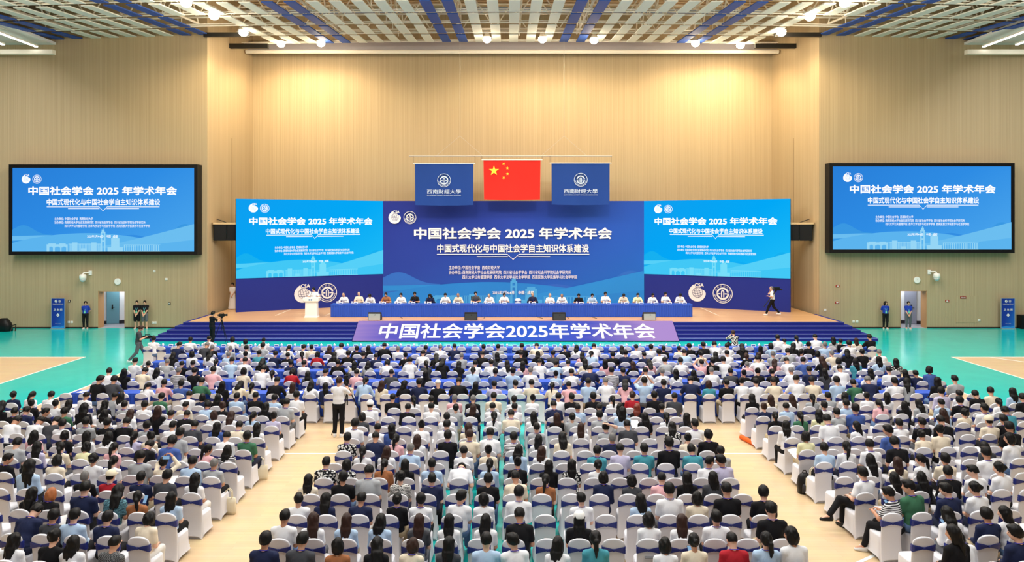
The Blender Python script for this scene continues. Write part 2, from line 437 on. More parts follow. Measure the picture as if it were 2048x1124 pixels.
# outer ceiling fields beyond the panels with their strip lamps
M_STRIP = emit('strip_lamp', (255, 250, 236), 9.0)
for sx in (-1, 1):
    struct('trim_%d' % (15 if sx < 0 else 16), MB().box(min(sx * 27.5, sx * 34), max(sx * 27.5, sx * 34), 30, WY, 17.15, 17.3), mat('pale_ceiling', (222, 224, 226), .6),
           label='pale flat ceiling field beyond the panels at the %s' % ('left' if sx < 0 else 'right'))
    struct('trim_%d' % (17 if sx < 0 else 18), MB().box(min(sx * 27, sx * 36), max(sx * 27, sx * 36), WY - 1.1, WY - .8, 16.35, 16.6), M_METAL)
    for j, (x, y0, y1) in enumerate(((28.0, 33.5, 42.0), (29.6, 33.5, 41.5))):
        t = empty('strip_lamp', (sx * x, y0, 16.75)); tag(t, 'long white strip lamp under the ceiling, %s side, %s from the stage' % ('left' if sx < 0 else 'right', ('first', 'second')[j]), 'lamp', 'strip lamps')
        MB().box(-.09, .09, 0, y1 - y0, .04, .12).build('housing', M_METAL, t)
        MB().box(-.07, .07, 0, y1 - y0, 0, .04).build('tube', M_STRIP, t)
# round high lamps between the panels
M_BULB = emit('warm_lens', (255, 236, 200), 60.0)
LAMPS = [(974, 76), (1085, 76), (1188, 78), (642, 84), (562, 85), (487, 62), (428, 28), (1391, 84), (1481, 88), (1563, 62), (1620, 30), (372, 2), (1690, 2)]
side_words = ['above the red flag', 'right of the red flag', 'above the right-hand blue flag', 'second nearest the left stage corner', 'nearest the left stage corner',
              'above the left pillar', 'before the left pillar', 'left of the right stage corner', 'nearest the right stage corner', 'above the right pillar', 'before the right pillar',
              'at the top edge near the left pillar', 'at the top edge near the right pillar']
hm = MB().lathe([(.06, .40), (.12, .36), (.20, .12), (.27, .04), (.24, .03)], 14).mesh('housing', M_METAL, True)
lm = MB().lathe([(.24, .04), (.27, -.06), (.24, -.18), (.15, -.27), (.02, -.31)], 14).mesh('lens', M_BULB, True)
for (px, py), wd in zip(LAMPS, side_words):
    Y = 10820.0 / (320.2 - py); X = (px - CX) * Y / F; Z = HCAM + (HY - py) * Y / F
    t = empty('high_bay_lamp', (X, Y, Z)); tag(t, 'round bright ceiling lamp ' + wd, 'lamp', 'round lamps between the ceiling panels')
    link('housing', hm, t); link('lens', lm, t)
    l = bpy.data.lights.new('lamp_light', 'SPOT'); l.energy = 980; l.color = (1.0, .77, .46); l.shadow_soft_size = .3; l.spot_size = math.radians(158); l.spot_blend = .5
    lo_ = bpy.data.objects.new('lamp_light', l); COL.objects.link(lo_); lo_.parent = t; lo_.location = (0, 0, -.5); lo_.rotation_euler = (math.radians(16), 0, 0)
    l = bpy.data.lights.new('lamp_light', 'POINT'); l.energy = 150; l.color = (1.0, .80, .54); l.shadow_soft_size = .32
    lo_ = bpy.data.objects.new('lamp_light', l); COL.objects.link(lo_); lo_.parent = t; lo_.location = (0, 0, -.5)
# the same lamps farther forward in the hall, above the seats, and unseen floods added to brighten the stage backdrop
for k, (X, Y) in enumerate([(-22, 30.3), (-13, 30.3), (-4.5, 30.3), (4.5, 30.3), (13, 30.3), (22, 30.3), (-18, 27), (-6, 27), (6, 27), (18, 27)]):
    Z = zc(X, Y) - .35
    t = empty('high_bay_lamp', (X, Y, Z)); tag(t, 'round ceiling lamp above the audience, %s of the forward lamps' % ORD[k], 'lamp', 'round lamps above the audience')
    link('housing', hm, t); link('lens', lm, t)
    l = bpy.data.lights.new('lamp_light', 'POINT'); l.energy = 260; l.color = (1.0, .90, .76); l.shadow_soft_size = .32
    lo_ = bpy.data.objects.new('lamp_light', l); COL.objects.link(lo_); lo_.parent = t; lo_.location = (0, 0, -.5)
for k, X in enumerate((-12, -4, 4, 12)):
    Z = zc(X, 28.5) - .5
    t = empty('added_flood', (X, 28.5, Z)); tag(t, 'unseen flood added to brighten the stage, %s from the left' % ORD[k], 'lamp', 'added stage floods')
    link('housing', hm, t, (0, 0, 0), (math.radians(50), 0, 0)); link('lens', lm, t, (0, 0, 0), (math.radians(50), 0, 0))
    l = bpy.data.lights.new('added_flood_light', 'SPOT'); l.energy = 2500; l.color = (1.0, .95, .88); l.spot_size = math.radians(46); l.spot_blend = .7; l.shadow_soft_size = .3
    lo_ = bpy.data.objects.new('added_flood_light', l); COL.objects.link(lo_); lo_.location = (X, 28.8, Z - .4)
    lo_.rotation_euler = (Vector((X * .9, 46.0, 2.2)) - lo_.location).to_track_quat('-Z', 'Y').to_euler()

# ------------------------------------------------------------------ stage
stage = empty('stage', (0, WY, 0)); tag(stage, 'wide wooden stage with carpeted blue steps around it', None, None, 'structure')
for i in range(5):
    hl, hr, fy, zt = 19.35 - .3 * i, 19.75 - .3 * i, 38.1 + .33 * i, .17 * (i + 1)
    z0 = .17 * i
    for xa, xb in ((-hl, -8.47), (9.08, hr)):
        o = MB().box(xa, xb, fy, WY - .005, z0, zt - (.005 if i == 4 else 0)).build('step', M_CARPET, stage); o.location = (0, -WY, 0)
        o = MB().box(xa, xb, fy - .012, fy + .045, zt - .018, zt + .006).build('pale_edge', mat('step_edge_pale', (132, 140, 206), .5), stage); o.location = (0, -WY, 0)  # pale strip along the front edge of each step
o = MB().box(-17.95, 18.35, 39.62, WY, .80, SH).box(-18.02, 18.36, WY, BY, .3, SH).build('stage_floor', M_STAGE, stage); o.location = (0, -WY, 0)
for x in (-14, -11, 5.5, 12.4):
    o = MB().box(x, x + .05, 42.3, 46.5, SH, SH + .006).build('tape', mat('pale_tape', (232, 222, 206), .6), stage); o.location = (0, -WY, 0); o.rotation_euler = (0, 0, math.radians(0))

# sloping LED front of the stage
def led_ramp():
    X0, X1 = -8.45, 9.06
    t = empty('led_ramp', ((X0 + X1) / 2, 38.0, 0)); tag(t, 'sloping blue and lilac light panel on the stage front with white Chinese title', 'screen')
    ln_ = math.hypot(1.62, .88); ang = math.atan2(.88, 1.62); W = (X1 - X0) / 2
    m = emit('led_ramp_content', (70, 90, 205), 1.0)
    nt = m.node_tree; tc = nt.nodes.new('ShaderNodeTexCoord'); sp = nt.nodes.new('ShaderNodeSeparateXYZ')
    nt.links.new(tc.outputs['Generated'], sp.inputs[0])
    ns = nt.nodes.new('ShaderNodeTexNoise'); ns.inputs['Scale'].default_value = 3.0
    nt.links.new(tc.outputs['Generated'], ns.inputs['Vector'])
    ad = nt.nodes.new('ShaderNodeMath'); ad.operation = 'MULTIPLY_ADD'; ad.inputs[1].default_value = .16
    nt.links.new(ns.outputs['Fac'], ad.inputs[0]); nt.links.new(sp.outputs['X'], ad.inputs[2])
    r = ramp(nt, [(0.06, (176, 146, 214)), (0.20, (106, 100, 205)), (0.40, (66, 92, 208)), (0.62, (60, 108, 222)), (0.80, (84, 96, 206)), (0.93, (150, 128, 206)), (1.0, (184, 150, 218))])
    nt.links.new(ad.outputs[0], r.inputs[0])
    e = [n for n in nt.nodes if n.type == 'EMISSION'][0]; nt.links.new(r.outputs[0], e.inputs[0]); e.inputs[1].default_value = .95
    b = MB().add([(-W, 0, 0.01), (W, 0, 0.01), (W, 1.62, .89), (-W, 1.62, .89)], [(0, 1, 2, 3)])
    b.build('panel', m, t)
    MB().add([(-W, 0, 0.0), (-W, 1.62, .88), (-W, 1.62, 0)], [(0, 1, 2)]).add([(W, 0, 0.0), (W, 1.62, 0), (W, 1.62, .88)], [(0, 1, 2)]).box(-W, W, -.03, 0, 0, .05).build('edge', M_BLACK, t)
    tm = emit('led_white', (255, 252, 246), 1.15)
    me, tw, th = text_mesh('中国社会学会2025年学术年会', .022)
    me = me.copy(); me.materials.clear(); me.materials.append(tm)
    width = 15.05; s = width / tw
    c = ln_ * .50
    o = link('lettering', me, t, (.08, c * math.cos(ang), .01 + c * math.sin(ang) + .015), (ang, 0, 0), (s, 1.36 / th, 1))
led_ramp()

# ================================================================== BOARDS AND SCREENS
def uni_emblem(parent, x, z, r, m, y=-.03, lower=True):
    b = MB()
    b.ring((x, z), r * .93, r, n=56, y=y)
    b.ring((x, z), r * .46, r * .64, 12, 150, 26, y=y)      # upper stroke of the S
    b.ring((x, z), r * .46, r * .64, 165, 180, 4, y=y)
    b.ring((x, z), r * .46, r * .64, 192, 360, 30, y=y)
    b.ring((x, z), r * .46, r * .64, 150, 180, 6, y=y)
    b.poly([(x - .62 * r, z - .08 * r), (x - .22 * r, z - .08 * r), (x - .22 * r, z + .04 * r), (x - .62 * r, z + .04 * r)], y)
    b.poly([(x + .20 * r, z - .08 * r), (x + .64 * r, z - .08 * r), (x + .64 * r, z + .04 * r), (x + .20 * r, z + .04 * r)], y)
    for s in (-1, 1):
        b.poly([(x + s * .11 * r - .055 * r, z - .40 * r), (x + s * .11 * r + .055 * r, z - .40 * r), (x + s * .11 * r + .055 * r, z + .20 * r), (x + s * .11 * r - .055 * r, z + .20 * r)], y)
    b.ring((x, z + .18 * r), .06 * r, .17 * r, 0, 180, 10, y=y)
    b.poly([(x - .05 * r, z + .33 * r), (x + .05 * r, z + .33 * r), (x, z + .42 * r)], y)
    for i, ch in enumerate('西南财经大学'):
        a = math.radians(152 - i * 24.8); me, tw, th = text_mesh(ch, .012)
        n = len(me.vertices); co = np.empty(n * 3, np.float32); me.vertices.foreach_get('co', co); co = co.reshape(-1, 3)
        s = .21 * r / max(tw, th); th_ = a - math.pi / 2
        cx, cz = x + .80 * r * math.cos(a), z + .80 * r * math.sin(a)
        vv = [(cx + s * (p[0] * math.cos(th_) - p[1] * math.sin(th_)), y, cz + s * (p[0] * math.sin(th_) + p[1] * math.cos(th_))) for p in co]
        b.add(vv, [tuple(pp.vertices) for pp in me.polygons])
    # ring of small capitals along the foot, too small to read
    for i in range(44):
        a0 = 186 + i * 3.85
        b.ring((x, z), r * .755, r * .85, a0, a0 + (2.4 if i % 5 else 1.2), 1, y=y)
    return b.build('emblem', m, parent)
def shell_emblem(parent, x, z, r, m, mline, y=-.03):
    pts = [(-.34, .99), (-.52, .86), (-.70, .68), (-.84, .48), (-.95, .22), (-.98, -.05), (-.94, -.30), (-.84, -.52), (-.68, -.70), (-.48, -.84), (-.24, -.93), (.02, -.95),
           (.28, -.91), (.50, -.80), (.70, -.62), (.84, -.42), (.93, -.18), (.94, .02), (.88, .18), (.78, .29), (.66, .36), (.56, .38), (.50, .46), (.40, .56), (.28, .63), (.14, .67), (0, .67), (-.14, .64), (-.22, .70)]
    b = MB(); c = (-.15, .1)
    q = [(x + p[0] * r, z + p[1] * r) for p in pts]
    b.poly(q, y)
    o = b.build('emblem', m, parent)
    l = MB(); gx, gz, gr = x + .03 * r, z + .06 * r, .56 * r; t = .02 * r
    l.ring((gx, gz), gr - t, gr + t, 0, 360, 40, y=y - .006)
    for k in (-.55, 0.0, .55):
        prev = None
        for i in range(13):
            u = -1 + 2 * i / 12; px = gx + gr * (k * math.sqrt(max(0, 1 - u * u)) + .18 * u * .0) ; pz = gz + gr * u
            px, pz = gx + (px - gx) * .95 - (pz - gz) * .25, gz + (pz - gz) * .95 + (px - gx) * .2
            if prev: l.poly([(prev[0] - t, prev[1]), (prev[0] + t, prev[1]), (px + t, pz), (px - t, pz)], y - .006)
            prev = (px, pz)
    for k in (-.4, .05, .5):
        hw = math.sqrt(1 - k * k); prev = None
        for i in range(11):
            u = -hw + 2 * hw * i / 10; px = gx + gr * u; pz = gz + gr * (k - .22 * (1 - (u / hw) ** 2) + .12 * u)
            if prev: l.poly([(prev[0], prev[1] - t), (px, pz - t), (px, pz + t), (prev[0], prev[1] + t)], y - .006)
            prev = (px, pz)
    l.build('emblem_line', mline, parent)
    lettering('CSA', parent, x + .23 * r, z + .90 * r, 1.0 * r, m, y=y, off=.03)
    return o
ORG1 = '主办单位: 中国社会学会  西南财经大学'
ORG2 = '协办单位: 西南财经大学社会发展研究院  四川省社会学学会  四川省社会科学院社会学研究所'
ORG3 = '四川大学公共管理学院  西华大学法学与社会学学院  西南民族大学民族学与社会学学院'
def hill(pts, W, H): return [(u * W, v * H) for u, v in pts]
def graphic(t, W, H, P, lay):
    """conference picture on a board W x H; P palette of materials, lay = layout numbers"""
    Y = -.02
    def curve(fn, n=24, u0=0, u1=1):
        return [(u0 + (u1 - u0) * i / n, fn(u0 + (u1 - u0) * i / n)) for i in range(n + 1)]
    def band(name, top, bot, m, y, u0=0, u1=1):
        a = curve(top, 24, u0, u1); c = curve(bot, 24, u0, u1)
        b = MB()
        for i in range(24):
            b.poly([(c[i][0] * W, c[i][1] * H), (c[i + 1][0] * W, c[i + 1][1] * H), (a[i + 1][0] * W, a[i + 1][1] * H), (a[i][0] * W, a[i][1] * H)], y)
        b.build(name, m, t)
    ks = lay.get('hs', 1.0)
    band('hill', lambda u: ks * (.20 + .115 * math.exp(-((u - .06) / .075) ** 2)), lambda u: .0, P['h0'], Y, 0, .22)
    band('hill', lambda u: ks * (.18 + .15 * math.exp(-((u - .95) / .08) ** 2)), lambda u: .0, P['h0'], Y, .75, 1)
    band('hill', lambda u: ks * max(0, .05 + .07 * math.exp(-((u - .66) / .10) ** 2) + .08), lambda u: 0, P['h00'], Y - .0, .45, .85)
    band('hill', lambda u: ks * (.205 - .02 * math.cos(u * 7) - .33 * max(0, u - .12) ** 1.5), lambda u: ks * (.13 + .12 * u), P['h1'], Y - .01, 0, .31)
    band('hill', lambda u: ks * (.10 + .16 * math.sin(min(1, u / .82) * math.pi) ** .8 * .75), lambda u: 0, P['h2'], Y - .015, 0, .80)
    band('hill', lambda u: ks * (.02 + .27 * max(0, (u - .48) / .52) ** 1.15 + .04), lambda u: ks * .10 * max(0, u - .5), P['h1'], Y - .02, .48, 1)
    band('hill', lambda u: ks * (.04 + .10 * max(0, (u - .6) / .4)), lambda u: 0, P['h2'], Y - .025, .5, 1)
    # skyline
    b = MB(); y = Y - .03; s = lay.get('ss', .64)
    lay_n = [0]
    def R(u0, u1, v0, v1):
        lay_n[0] += 1
        b.poly([(u0 * W, v0 * H * s), (u1 * W, v0 * H * s), (u1 * W, v1 * H * s), (u0 * W, v1 * H * s)], y - .0006 * (lay_n[0] % 24))
    R(.19, .205, 0, .13); R(.225, .235, 0, .13); R(.265, .272, 0, .13); R(.298, .306, 0, .13); R(.19, .306, .09, .135); R(.20, .24, .135, .15); R(.26, .295, .135, .15)
    for k in range(3): b.ring(((.215 + .036 * k) * W, .075 * H * s), .008 * W, .018 * W, 0, 180, 8, y=y - .016)
    R(.31, .49, .135, .145); R(.31, .49, 0, .012)
    for k in range(28): R(.312 + .0064 * k, .3155 + .0064 * k, .01, .138)
    R(.33, .36, .0, .17); R(.435, .465, 0, .17); R(.38, .41, 0, .06)
    R(.488, .496, 0, .34); R(.506, .514, 0, .34); R(.488, .514, .34, .37); R(.493, .509, .37, .41); R(.488, .514, .18, .21); R(.488, .514, .27, .30); R(.499, .503, .41, .44)
    R(.545, .59, .08, .25); R(.552, .583, .25, .28); R(.525, .61, 0, .08)
    R(.615, .815, .12, .13); R(.615, .815, 0, .012)
    for k in range(16): R(.616 + .0125 * k, .621 + .0125 * k, .01, .125)
    b.build('skyline', P['sky'], t)
    # writing
    T = lay['title']; lettering('中国社会学会 2025 年学术年会', t, T[0] * W, T[1] * H, T[2] * W, P['txt'], Y - .07, T[3] * H, .032)
    T = lay['sub']; lettering('中国式现代化与中国社会学自主知识体系建设', t, T[0] * W, T[1] * H, T[2] * W, P['txt'], Y - .07, T[3] * H, .024)
    lb = MB(); u0, u1, v, q0, q1 = lay['line']; th = .0035 * H; y = Y - .07; uc = (u0 + u1) / 2
    def seg(a, c, vv): lb.poly([(a * W, vv * H - th), (c * W, vv * H - th), (c * W, vv * H + th), (a * W, vv * H + th)], y)
    g = .022
    seg(u0, uc - g, v); seg(uc + g, u1, v); seg(q0, uc - g * .9, v - .022); seg(uc + g * .9, q1, v - .022)
    for s_ in (-1, 1):
        lb.poly([(uc * W + s_ * g * W, v * H + th), (uc * W + s_ * g * W, v * H - th), (uc * W, (v - .05) * H - th), (uc * W, (v - .05) * H + th)][::s_], y)
    lb.build('underline', P['txt'], t)
    for key, body in (('o1', ORG1), ('o2', ORG2), ('o3', ORG3)):
        x0, x1, v, hh = lay[key]
        lettering(body, t, (x0 + x1) / 2 * W, v * H, (x1 - x0) * W, P['txt'], Y - .07, hh * H, .006)
    x0, x1, v, hh = lay['date']
    lettering('2025年7月4-6日    中国 · 成都', t, (x0 + x1) / 2 * W, v * H, (x1 - x0) * W, P['txt'], Y - .07, hh * H, .012)
    ex, ez, er = lay['em']
    shell_emblem(t, ex * W, ez * H, er * H, P['txt'], P['mark'], Y - .07)
    uni_emblem(t, (ex + er * 2.35 * H / W) * W, ez * H, er * H * .98, P['txt'], Y - .07)

def led_bg(name, stops, strength=1.0, emissive=True, rough=.6):
    """picture ground that runs from left to right with a soft lift in the middle"""
    if emissive:
        m = emit(name, stops[0][1], strength); nt = m.node_tree; tgt = [n for n in nt.nodes if n.type == 'EMISSION'][0].inputs[0]
    else:
        m = mat(name, stops[0][1], rough, .2); nt = m.node_tree; tgt = nt.nodes['Principled BSDF'].inputs['Base Color']
    tc = nt.nodes.new('ShaderNodeTexCoord'); sp = nt.nodes.new('ShaderNodeSeparateXYZ'); nt.links.new(tc.outputs['Generated'], sp.inputs[0])
    ad = nt.nodes.new('ShaderNodeMath'); ad.operation = 'MULTIPLY_ADD'; ad.inputs[1].default_value = -.45
    nt.links.new(sp.outputs['Z'], ad.inputs[0]); 
    a2 = nt.nodes.new('ShaderNodeMath'); a2.operation = 'MULTIPLY_ADD'; a2.inputs[1].default_value = .55; a2.inputs[2].default_value = .45
    nt.links.new(sp.outputs['X'], a2.inputs[0]); nt.links.new(a2.outputs[0], ad.inputs[2])
    r = ramp(nt, stops); nt.links.new(ad.outputs[0], r.inputs[0]); nt.links.new(r.outputs[0], tgt)
    return m
LAY_LED = dict(title=(.50, .728, .816, .105), sub=(.504, .592, .622, .075), line=(.193, .812, .535, .31, .70), o1=(.236, .447, .392, .034), o2=(.236, .735, .348, .034), o3=(.292, .760, .306, .034),
               date=(.415, .582, .182, .032), em=(.080, .865, .055))
# hanging wall screens
P_WALL = dict(h0=emit('ws_h0', (58, 152, 226)), h00=emit('ws_h00', (52, 142, 226)), h1=emit('ws_h1', (108, 190, 240)), h2=emit('ws_h2', (92, 180, 238)), sky=emit('ws_sky', (150, 214, 246)), txt=emit('ws_txt', (250, 252, 255), 1.1), mark=emit('ws_mark', (170, 205, 240)))
M_WS = led_bg('wall_screen_content', [(0.0, (40, 126, 216)), (.45, (46, 140, 228)), (1.0, (76, 168, 238))])
def wall_screen(xl, xr, zb, zt, lab):
    t = empty('wall_screen', (xl, WY - .62, zb)); tag(t, lab, 'screen', 'big screens on the side walls')
    W, H = xr - xl, zt - zb; f = .21
    b = MB().box(-f, W + f, 0.05, .60, -f, H + f); b.build('cabinet', M_BLACK, t)
    b = MB().box(-f, W + f, 0.0, .05, -f, 0).box(-f, W + f, 0, .05, H, H + f).box(-f, 0, 0, .05, 0, H).box(W, W + f, 0, .05, 0, H)
    b.build('bezel', mat('bezel_black', (10, 10, 12), .3, .5), t)
    MB().poly([(0, 0), (W, 0), (W, H), (0, H)], .03).build('display', M_WS, t)
    g = empty('picture', (0, .03, 0)); g.parent = t
    graphic(g, W, H, P_WALL, LAY_LED)
zy = WY - .6
def wx(px): return (px - CX) * zy / F
def wz(py): return HCAM + (HY - py) * zy / F
wall_screen(wx(25), wx(388.5), wz(503), wz(336), 'large wall screen left of the stage showing the blue conference picture')
wall_screen(wx(1665.5), wx(2022), wz(499), wz(333), 'large wall screen right of the stage showing the blue conference picture')

# stage backdrop: printed centre and two angled wings with LED upper halves
BT = 7.85
XC0, XC1, YC = -8.57, 9.04, 47.9
M_BK = led_bg('backdrop_print', [(0.0, (34, 46, 136)), (.35, (36, 62, 158)), (.7, (34, 86, 184)), (1.0, (28, 106, 200))], emissive=False, rough=.7)
M_PRW = mat('print_white', (238, 238, 240), .7)
P_BK = dict(h0=mat('bk_h0', (40, 102, 196), .7), h00=mat('bk_h00', (40, 92, 190), .7), h1=mat('bk_h1', (32, 130, 212), .7), h2=mat('bk_h2', (28, 122, 208), .7), sky=mat('bk_sky', (66, 156, 224), .7), txt=M_PRW, mark=mat('bk_mark', (74, 70, 140), .7))
t = empty('stage_backdrop', (XC0, YC, SH)); tag(t, 'tall blue printed centre backdrop of the stage with white Chinese conference title', 'backdrop')
W, H = XC1 - XC0, BT - SH
MB().box(0, W, 0, .18, 0, H).build('board', M_BK, t)
LAY_BK = dict(title=(.498, .690, .757, .112), sub=(.498, .545, .580, .080), line=(.207, .79, .487, .36, .64), o1=(.253, .447, .360, .036), o2=(.253, .720, .313, .036), o3=(.305, .743, .267, .036),
              date=(.42, .577, .118, .034), em=(.046, .84, .062), hs=1.0, ss=.62)
g = empty('picture', (0, 0, 0)); g.parent = t; graphic(g, W, H, P_BK, LAY_BK)

P_SIDE = dict(h0=emit('sd_h0', (22, 176, 240)), h00=emit('sd_h00', (16, 174, 244)), h1=emit('sd_h1', (86, 208, 248)), h2=emit('sd_h2', (66, 200, 246)), sky=emit('sd_sky', (120, 222, 250)), txt=emit('sd_txt', (252, 254, 255), 1.15), mark=emit('sd_mark', (170, 220, 245)))
M_SD = led_bg('side_led_content', [(0.0, (14, 158, 240)), (.5, (2, 168, 246)), (1.0, (30, 190, 246))])
M_SKIRT = mat('wing_print_blue', (32, 44, 132), .7, .2)
M_PRG = mat('print_pale', (224, 222, 226), .7); M_PRD = mat('print_dark', (70, 66, 110), .7)
def wing(p0, p1, lab, em):
    d = Vector((p1[0] - p0[0], p1[1] - p0[1], 0)); W = d.length; rz = math.atan2(d.y, d.x)
    t = empty('backdrop_wing', (p0[0], p0[1], SH), rz); tag(t, lab, 'screen', 'angled LED wings of the backdrop')
    zl = 2.93 - SH; H = BT - 2.93
    MB().box(0, W, 0, .30, 0, zl).build('plinth', M_SKIRT, t)
    MB().box(0, W, 0.03, .34, zl, zl + H).build('cabinet', M_BLACK, t)
    MB().poly([(0, zl), (W, zl), (W, zl + H), (0, zl + H)], .0).build('display', M_SD, t)
    g = empty('picture', (0, 0, zl)); g.parent = t
    LL = dict(LAY_LED); LL['title'] = (.50, .722, .838, .098); LL['sub'] = (.506, .592, .637, .066); LL['line'] = (.192, .832, .543, .32, .71)
    LL['o1'] = (.245, .464, .383, .032); LL['o2'] = (.245, .755, .340, .032); LL['o3'] = (.306, .782, .300, .032); LL['date'] = (.43, .607, .195, .03); LL['em'] = (.108, .885, .058)
    graphic(g, W, H, P_SIDE, LL)
    shell_emblem(t, em[0] * W, .95, .58, M_PRG, M_PRD, -.03); uni_emblem(t, em[1] * W, .98, .62, M_PRG, -.03)
wing((-16.9, 43.8), (XC0, YC), 'left angled stage wing, bright cyan screen above two white emblems', (.435, .60))
wing((XC1, YC), (17.3, 43.8), 'right angled stage wing, bright cyan screen above two white emblems', (.385, .56))
# bracing behind the wings
for x, y in ((-15.5, 46.2), (15.9, 46.2)):
    tag(MB().tube((x, y, SH), (x, y, BT), .05).tube((x, y, SH), (x - .0, y + 1.2, SH), .04).tube((x, y + 1.2, SH), (x, y, 4.5), .04).build('backdrop_brace', M_DARKMETAL),
        'dark steel brace behind the %s stage wing' % ('left' if x < 0 else 'right'), 'brace')

# ------------------------------------------------------------------ flags on their rail
fy = 46.2; s_ = F / fy
def fx(px): return (px - CX) / s_
def fz(py): return HCAM + (HY - py) / s_
rail = tag(MB().tube((fx(818), fy, fz(312)), (fx(1224), fy, fz(312)), .035).tube((fx(920), fy, fz(272)), (fx(872), fy, fz(312)), .008, n=4).tube((fx(920), fy, fz(272)), (fx(966), fy, fz(312)), .008, n=4)
           .tube((fx(1128), fy, fz(272)), (fx(1082), fy, fz(312)), .008, n=4).tube((fx(1128), fy, fz(272)), (fx(1174), fy, fz(312)), .008, n=4)
           .tube((fx(920), fy, fz(272)), (fx(920), fy, 18.2), .008, n=4).tube((fx(1128), fy, fz(272)), (fx(1128), fy, 18.2), .008, n=4).build('flag_rail', mat('grey_steel', (190, 186, 180), .4)),
           'long thin steel rail on wires that carries the three flags', 'rail')
M_FLB = mat('flag_blue', (24, 64, 142), .75); M_FLR = mat('flag_red', (226, 36, 24), .7); M_FLY = mat('flag_yellow', (246, 224, 74), .7); M_FLW = mat('flag_pale', (206, 220, 238), .7)
def cloth(W, H, amp, ph):
    b = MB(); nx, nz = 28, 10; vv = []
    for k in range(nz + 1):
        for i in range(nx + 1):
            u, v = i / nx, k / nz
            y = amp * (1 - v * .75) * (math.sin(u * 9 + ph) + .5 * math.sin(u * 21 + ph * 2 + v))
            vv.append((u * W + .02 * W * (1 - v) * (0.5 - u) * (1 if ph < 1 else .3), y, v * H - .015 * H * math.sin(u * math.pi) * (1 - v)))
    ff = [(k * (nx + 1) + i, k * (nx + 1) + i + 1, (k + 1) * (nx + 1) + i + 1, (k + 1) * (nx + 1) + i) for k in range(nz) for i in range(nx)]
    return b.add(vv, ff)
def flag(px0, px1, py0, py1, m, lab, kind):
    t = empty('flag', (fx(px0), fy - .06, fz(py1))); tag(t, lab, 'flag', 'flags above the stage'); W, H = fx(px1) - fx(px0), fz(py0) - fz(py1)
    o = cloth(W, H, .035, .4 if kind else 1.7).build('cloth', m, t, True)
    MB().tube((-.12, 0, H + .03), (W + .12, 0, H + .03), .03).build('sleeve_rod', M_WHITE, t)
    MB().tube((-.1, 0, H + .05), (-.1, 0, fz(312) - fz(py1)), .008, n=4).tube((W + .1, 0, H + .05), (W + .1, 0, fz(312) - fz(py1)), .008, n=4).build('cord', M_DARKMETAL, t)
    if kind:
        def star(cx, cz, r, a):
            pts = []
            for i in range(10):
                rr = r if i % 2 == 0 else r * .382; an = math.radians(a + 90 + i * 36)
                pts.append((cx + rr * math.cos(an), cz + rr * math.sin(an)))
            return pts
        for cx, cz, r, a in ((.185, .73, .135, 0), (.355, .90, .045, -25), (.42, .795, .045, -5), (.42, .65, .045, 10), (.355, .55, .045, 35)):
            b = MB(); p = star(cx * W, cz * H, r * H, a)
            for i in range(0, 10): b.poly([(cx * W, cz * H), p[i], p[(i + 1) % 10]], -.10)
            b.build('star', M_FLY, t)
    else:
        uni_emblem(t, W * .5, H * .60, H * .165, M_FLW, -.09)
        lettering('西南財經大學', t, W * .5, H * .325, W * .58, M_FLW, -.09, H * .105, .006)
        lettering('SOUTHWESTERN UNIVERSITY OF FINANCE AND ECONOMICS', t, W * .5, H * .235, W * .58, M_FLW, -.09, H * .02, .02)
flag(830, 947, 328, 410, M_FLB, 'dark blue university flag hanging left of the red flag', 0)
flag(967, 1081, 320.5, 399, M_FLR, 'red flag with five yellow stars hanging above the stage', 1)
flag(1103, 1219, 327, 409, M_FLB, 'dark blue university flag hanging right of the red flag', 0)

# ------------------------------------------------------------------ wall furniture
def spk(sx):
    x = -17.56 if sx < 0 else 17.94
    t = empty('wall_speaker', (x, 44.0, 5.25), math.radians(-24 * sx)); tag(t, 'black two-part loudspeaker box high on the %s return wall' % ('left' if sx < 0 else 'right'), 'speaker', 'loudspeakers beside the stage')
    for k in (0, 1):
        x0 = -.74 + .75 * k
        MB().add([(x0, -.12, .02), (x0 + .73, -.12, .02), (x0 + .73, .45, .10), (x0, .45, .10), (x0, -.30, 1.02), (x0 + .73, -.30, 1.02), (x0 + .73, .45, 1.02), (x0, .45, 1.02)],
                 [(0, 3, 2, 1), (4, 5, 6, 7), (0, 1, 5, 4), (1, 2, 6, 5), (2, 3, 7, 6), (3, 0, 4, 7)]).build('cabinet', M_BLACK, t)
        MB().add([(x0 + .04, -.135, .06), (x0 + .69, -.135, .06), (x0 + .69, -.305, .97), (x0 + .04, -.305, .97)], [(0, 1, 2, 3)]).build('grille', mat('grille_black', (26, 26, 28), .8), t)
    MB().box(-.80, .82, -.32, .45, 1.03, 1.14).build('shelf', mat('shelf_timber', (206, 176, 132), .6), t)
    MB().tube((0, .3, 1.14), (-sx * -.55, .5, 1.35), .03).tube((0, .3, .5), (sx * .55, .55, .5), .03).build('bracket', M_DARKMETAL, t)
spk(-1); spk(1)
def ptz(px, py, d, lab):
    X, Z = (px - CX) * WY / F, HCAM + (HY - py) * WY / F
    t = empty('security_camera', (X, WY, Z)); tag(t, lab, 'camera', 'white dome cameras')
    MB().box(-.09 + d * .28, .09 + d * .28, -.06, 0, .02, .30).tube((d * .28, -.05, .18), (d * .05, -.30, .20), .04).tube((d * .05, -.3, .2), (0, -.32, .08), .045).build('bracket', M_WHITE, t)
    MB().lathe([(.05, .10), (.15, .08), (.19, .0), (.19, -.16), (.17, -.18)], 16, (0, -.32, 0)).build('body', M_WHITE, t, True)
    MB().lathe([(.17, -.18), (.16, -.26), (.10, -.34), (.03, -.37)], 16, (0, -.32, 0)).build('dome', mat('dome_grey', (200, 204, 208), .2, .5), t, True)
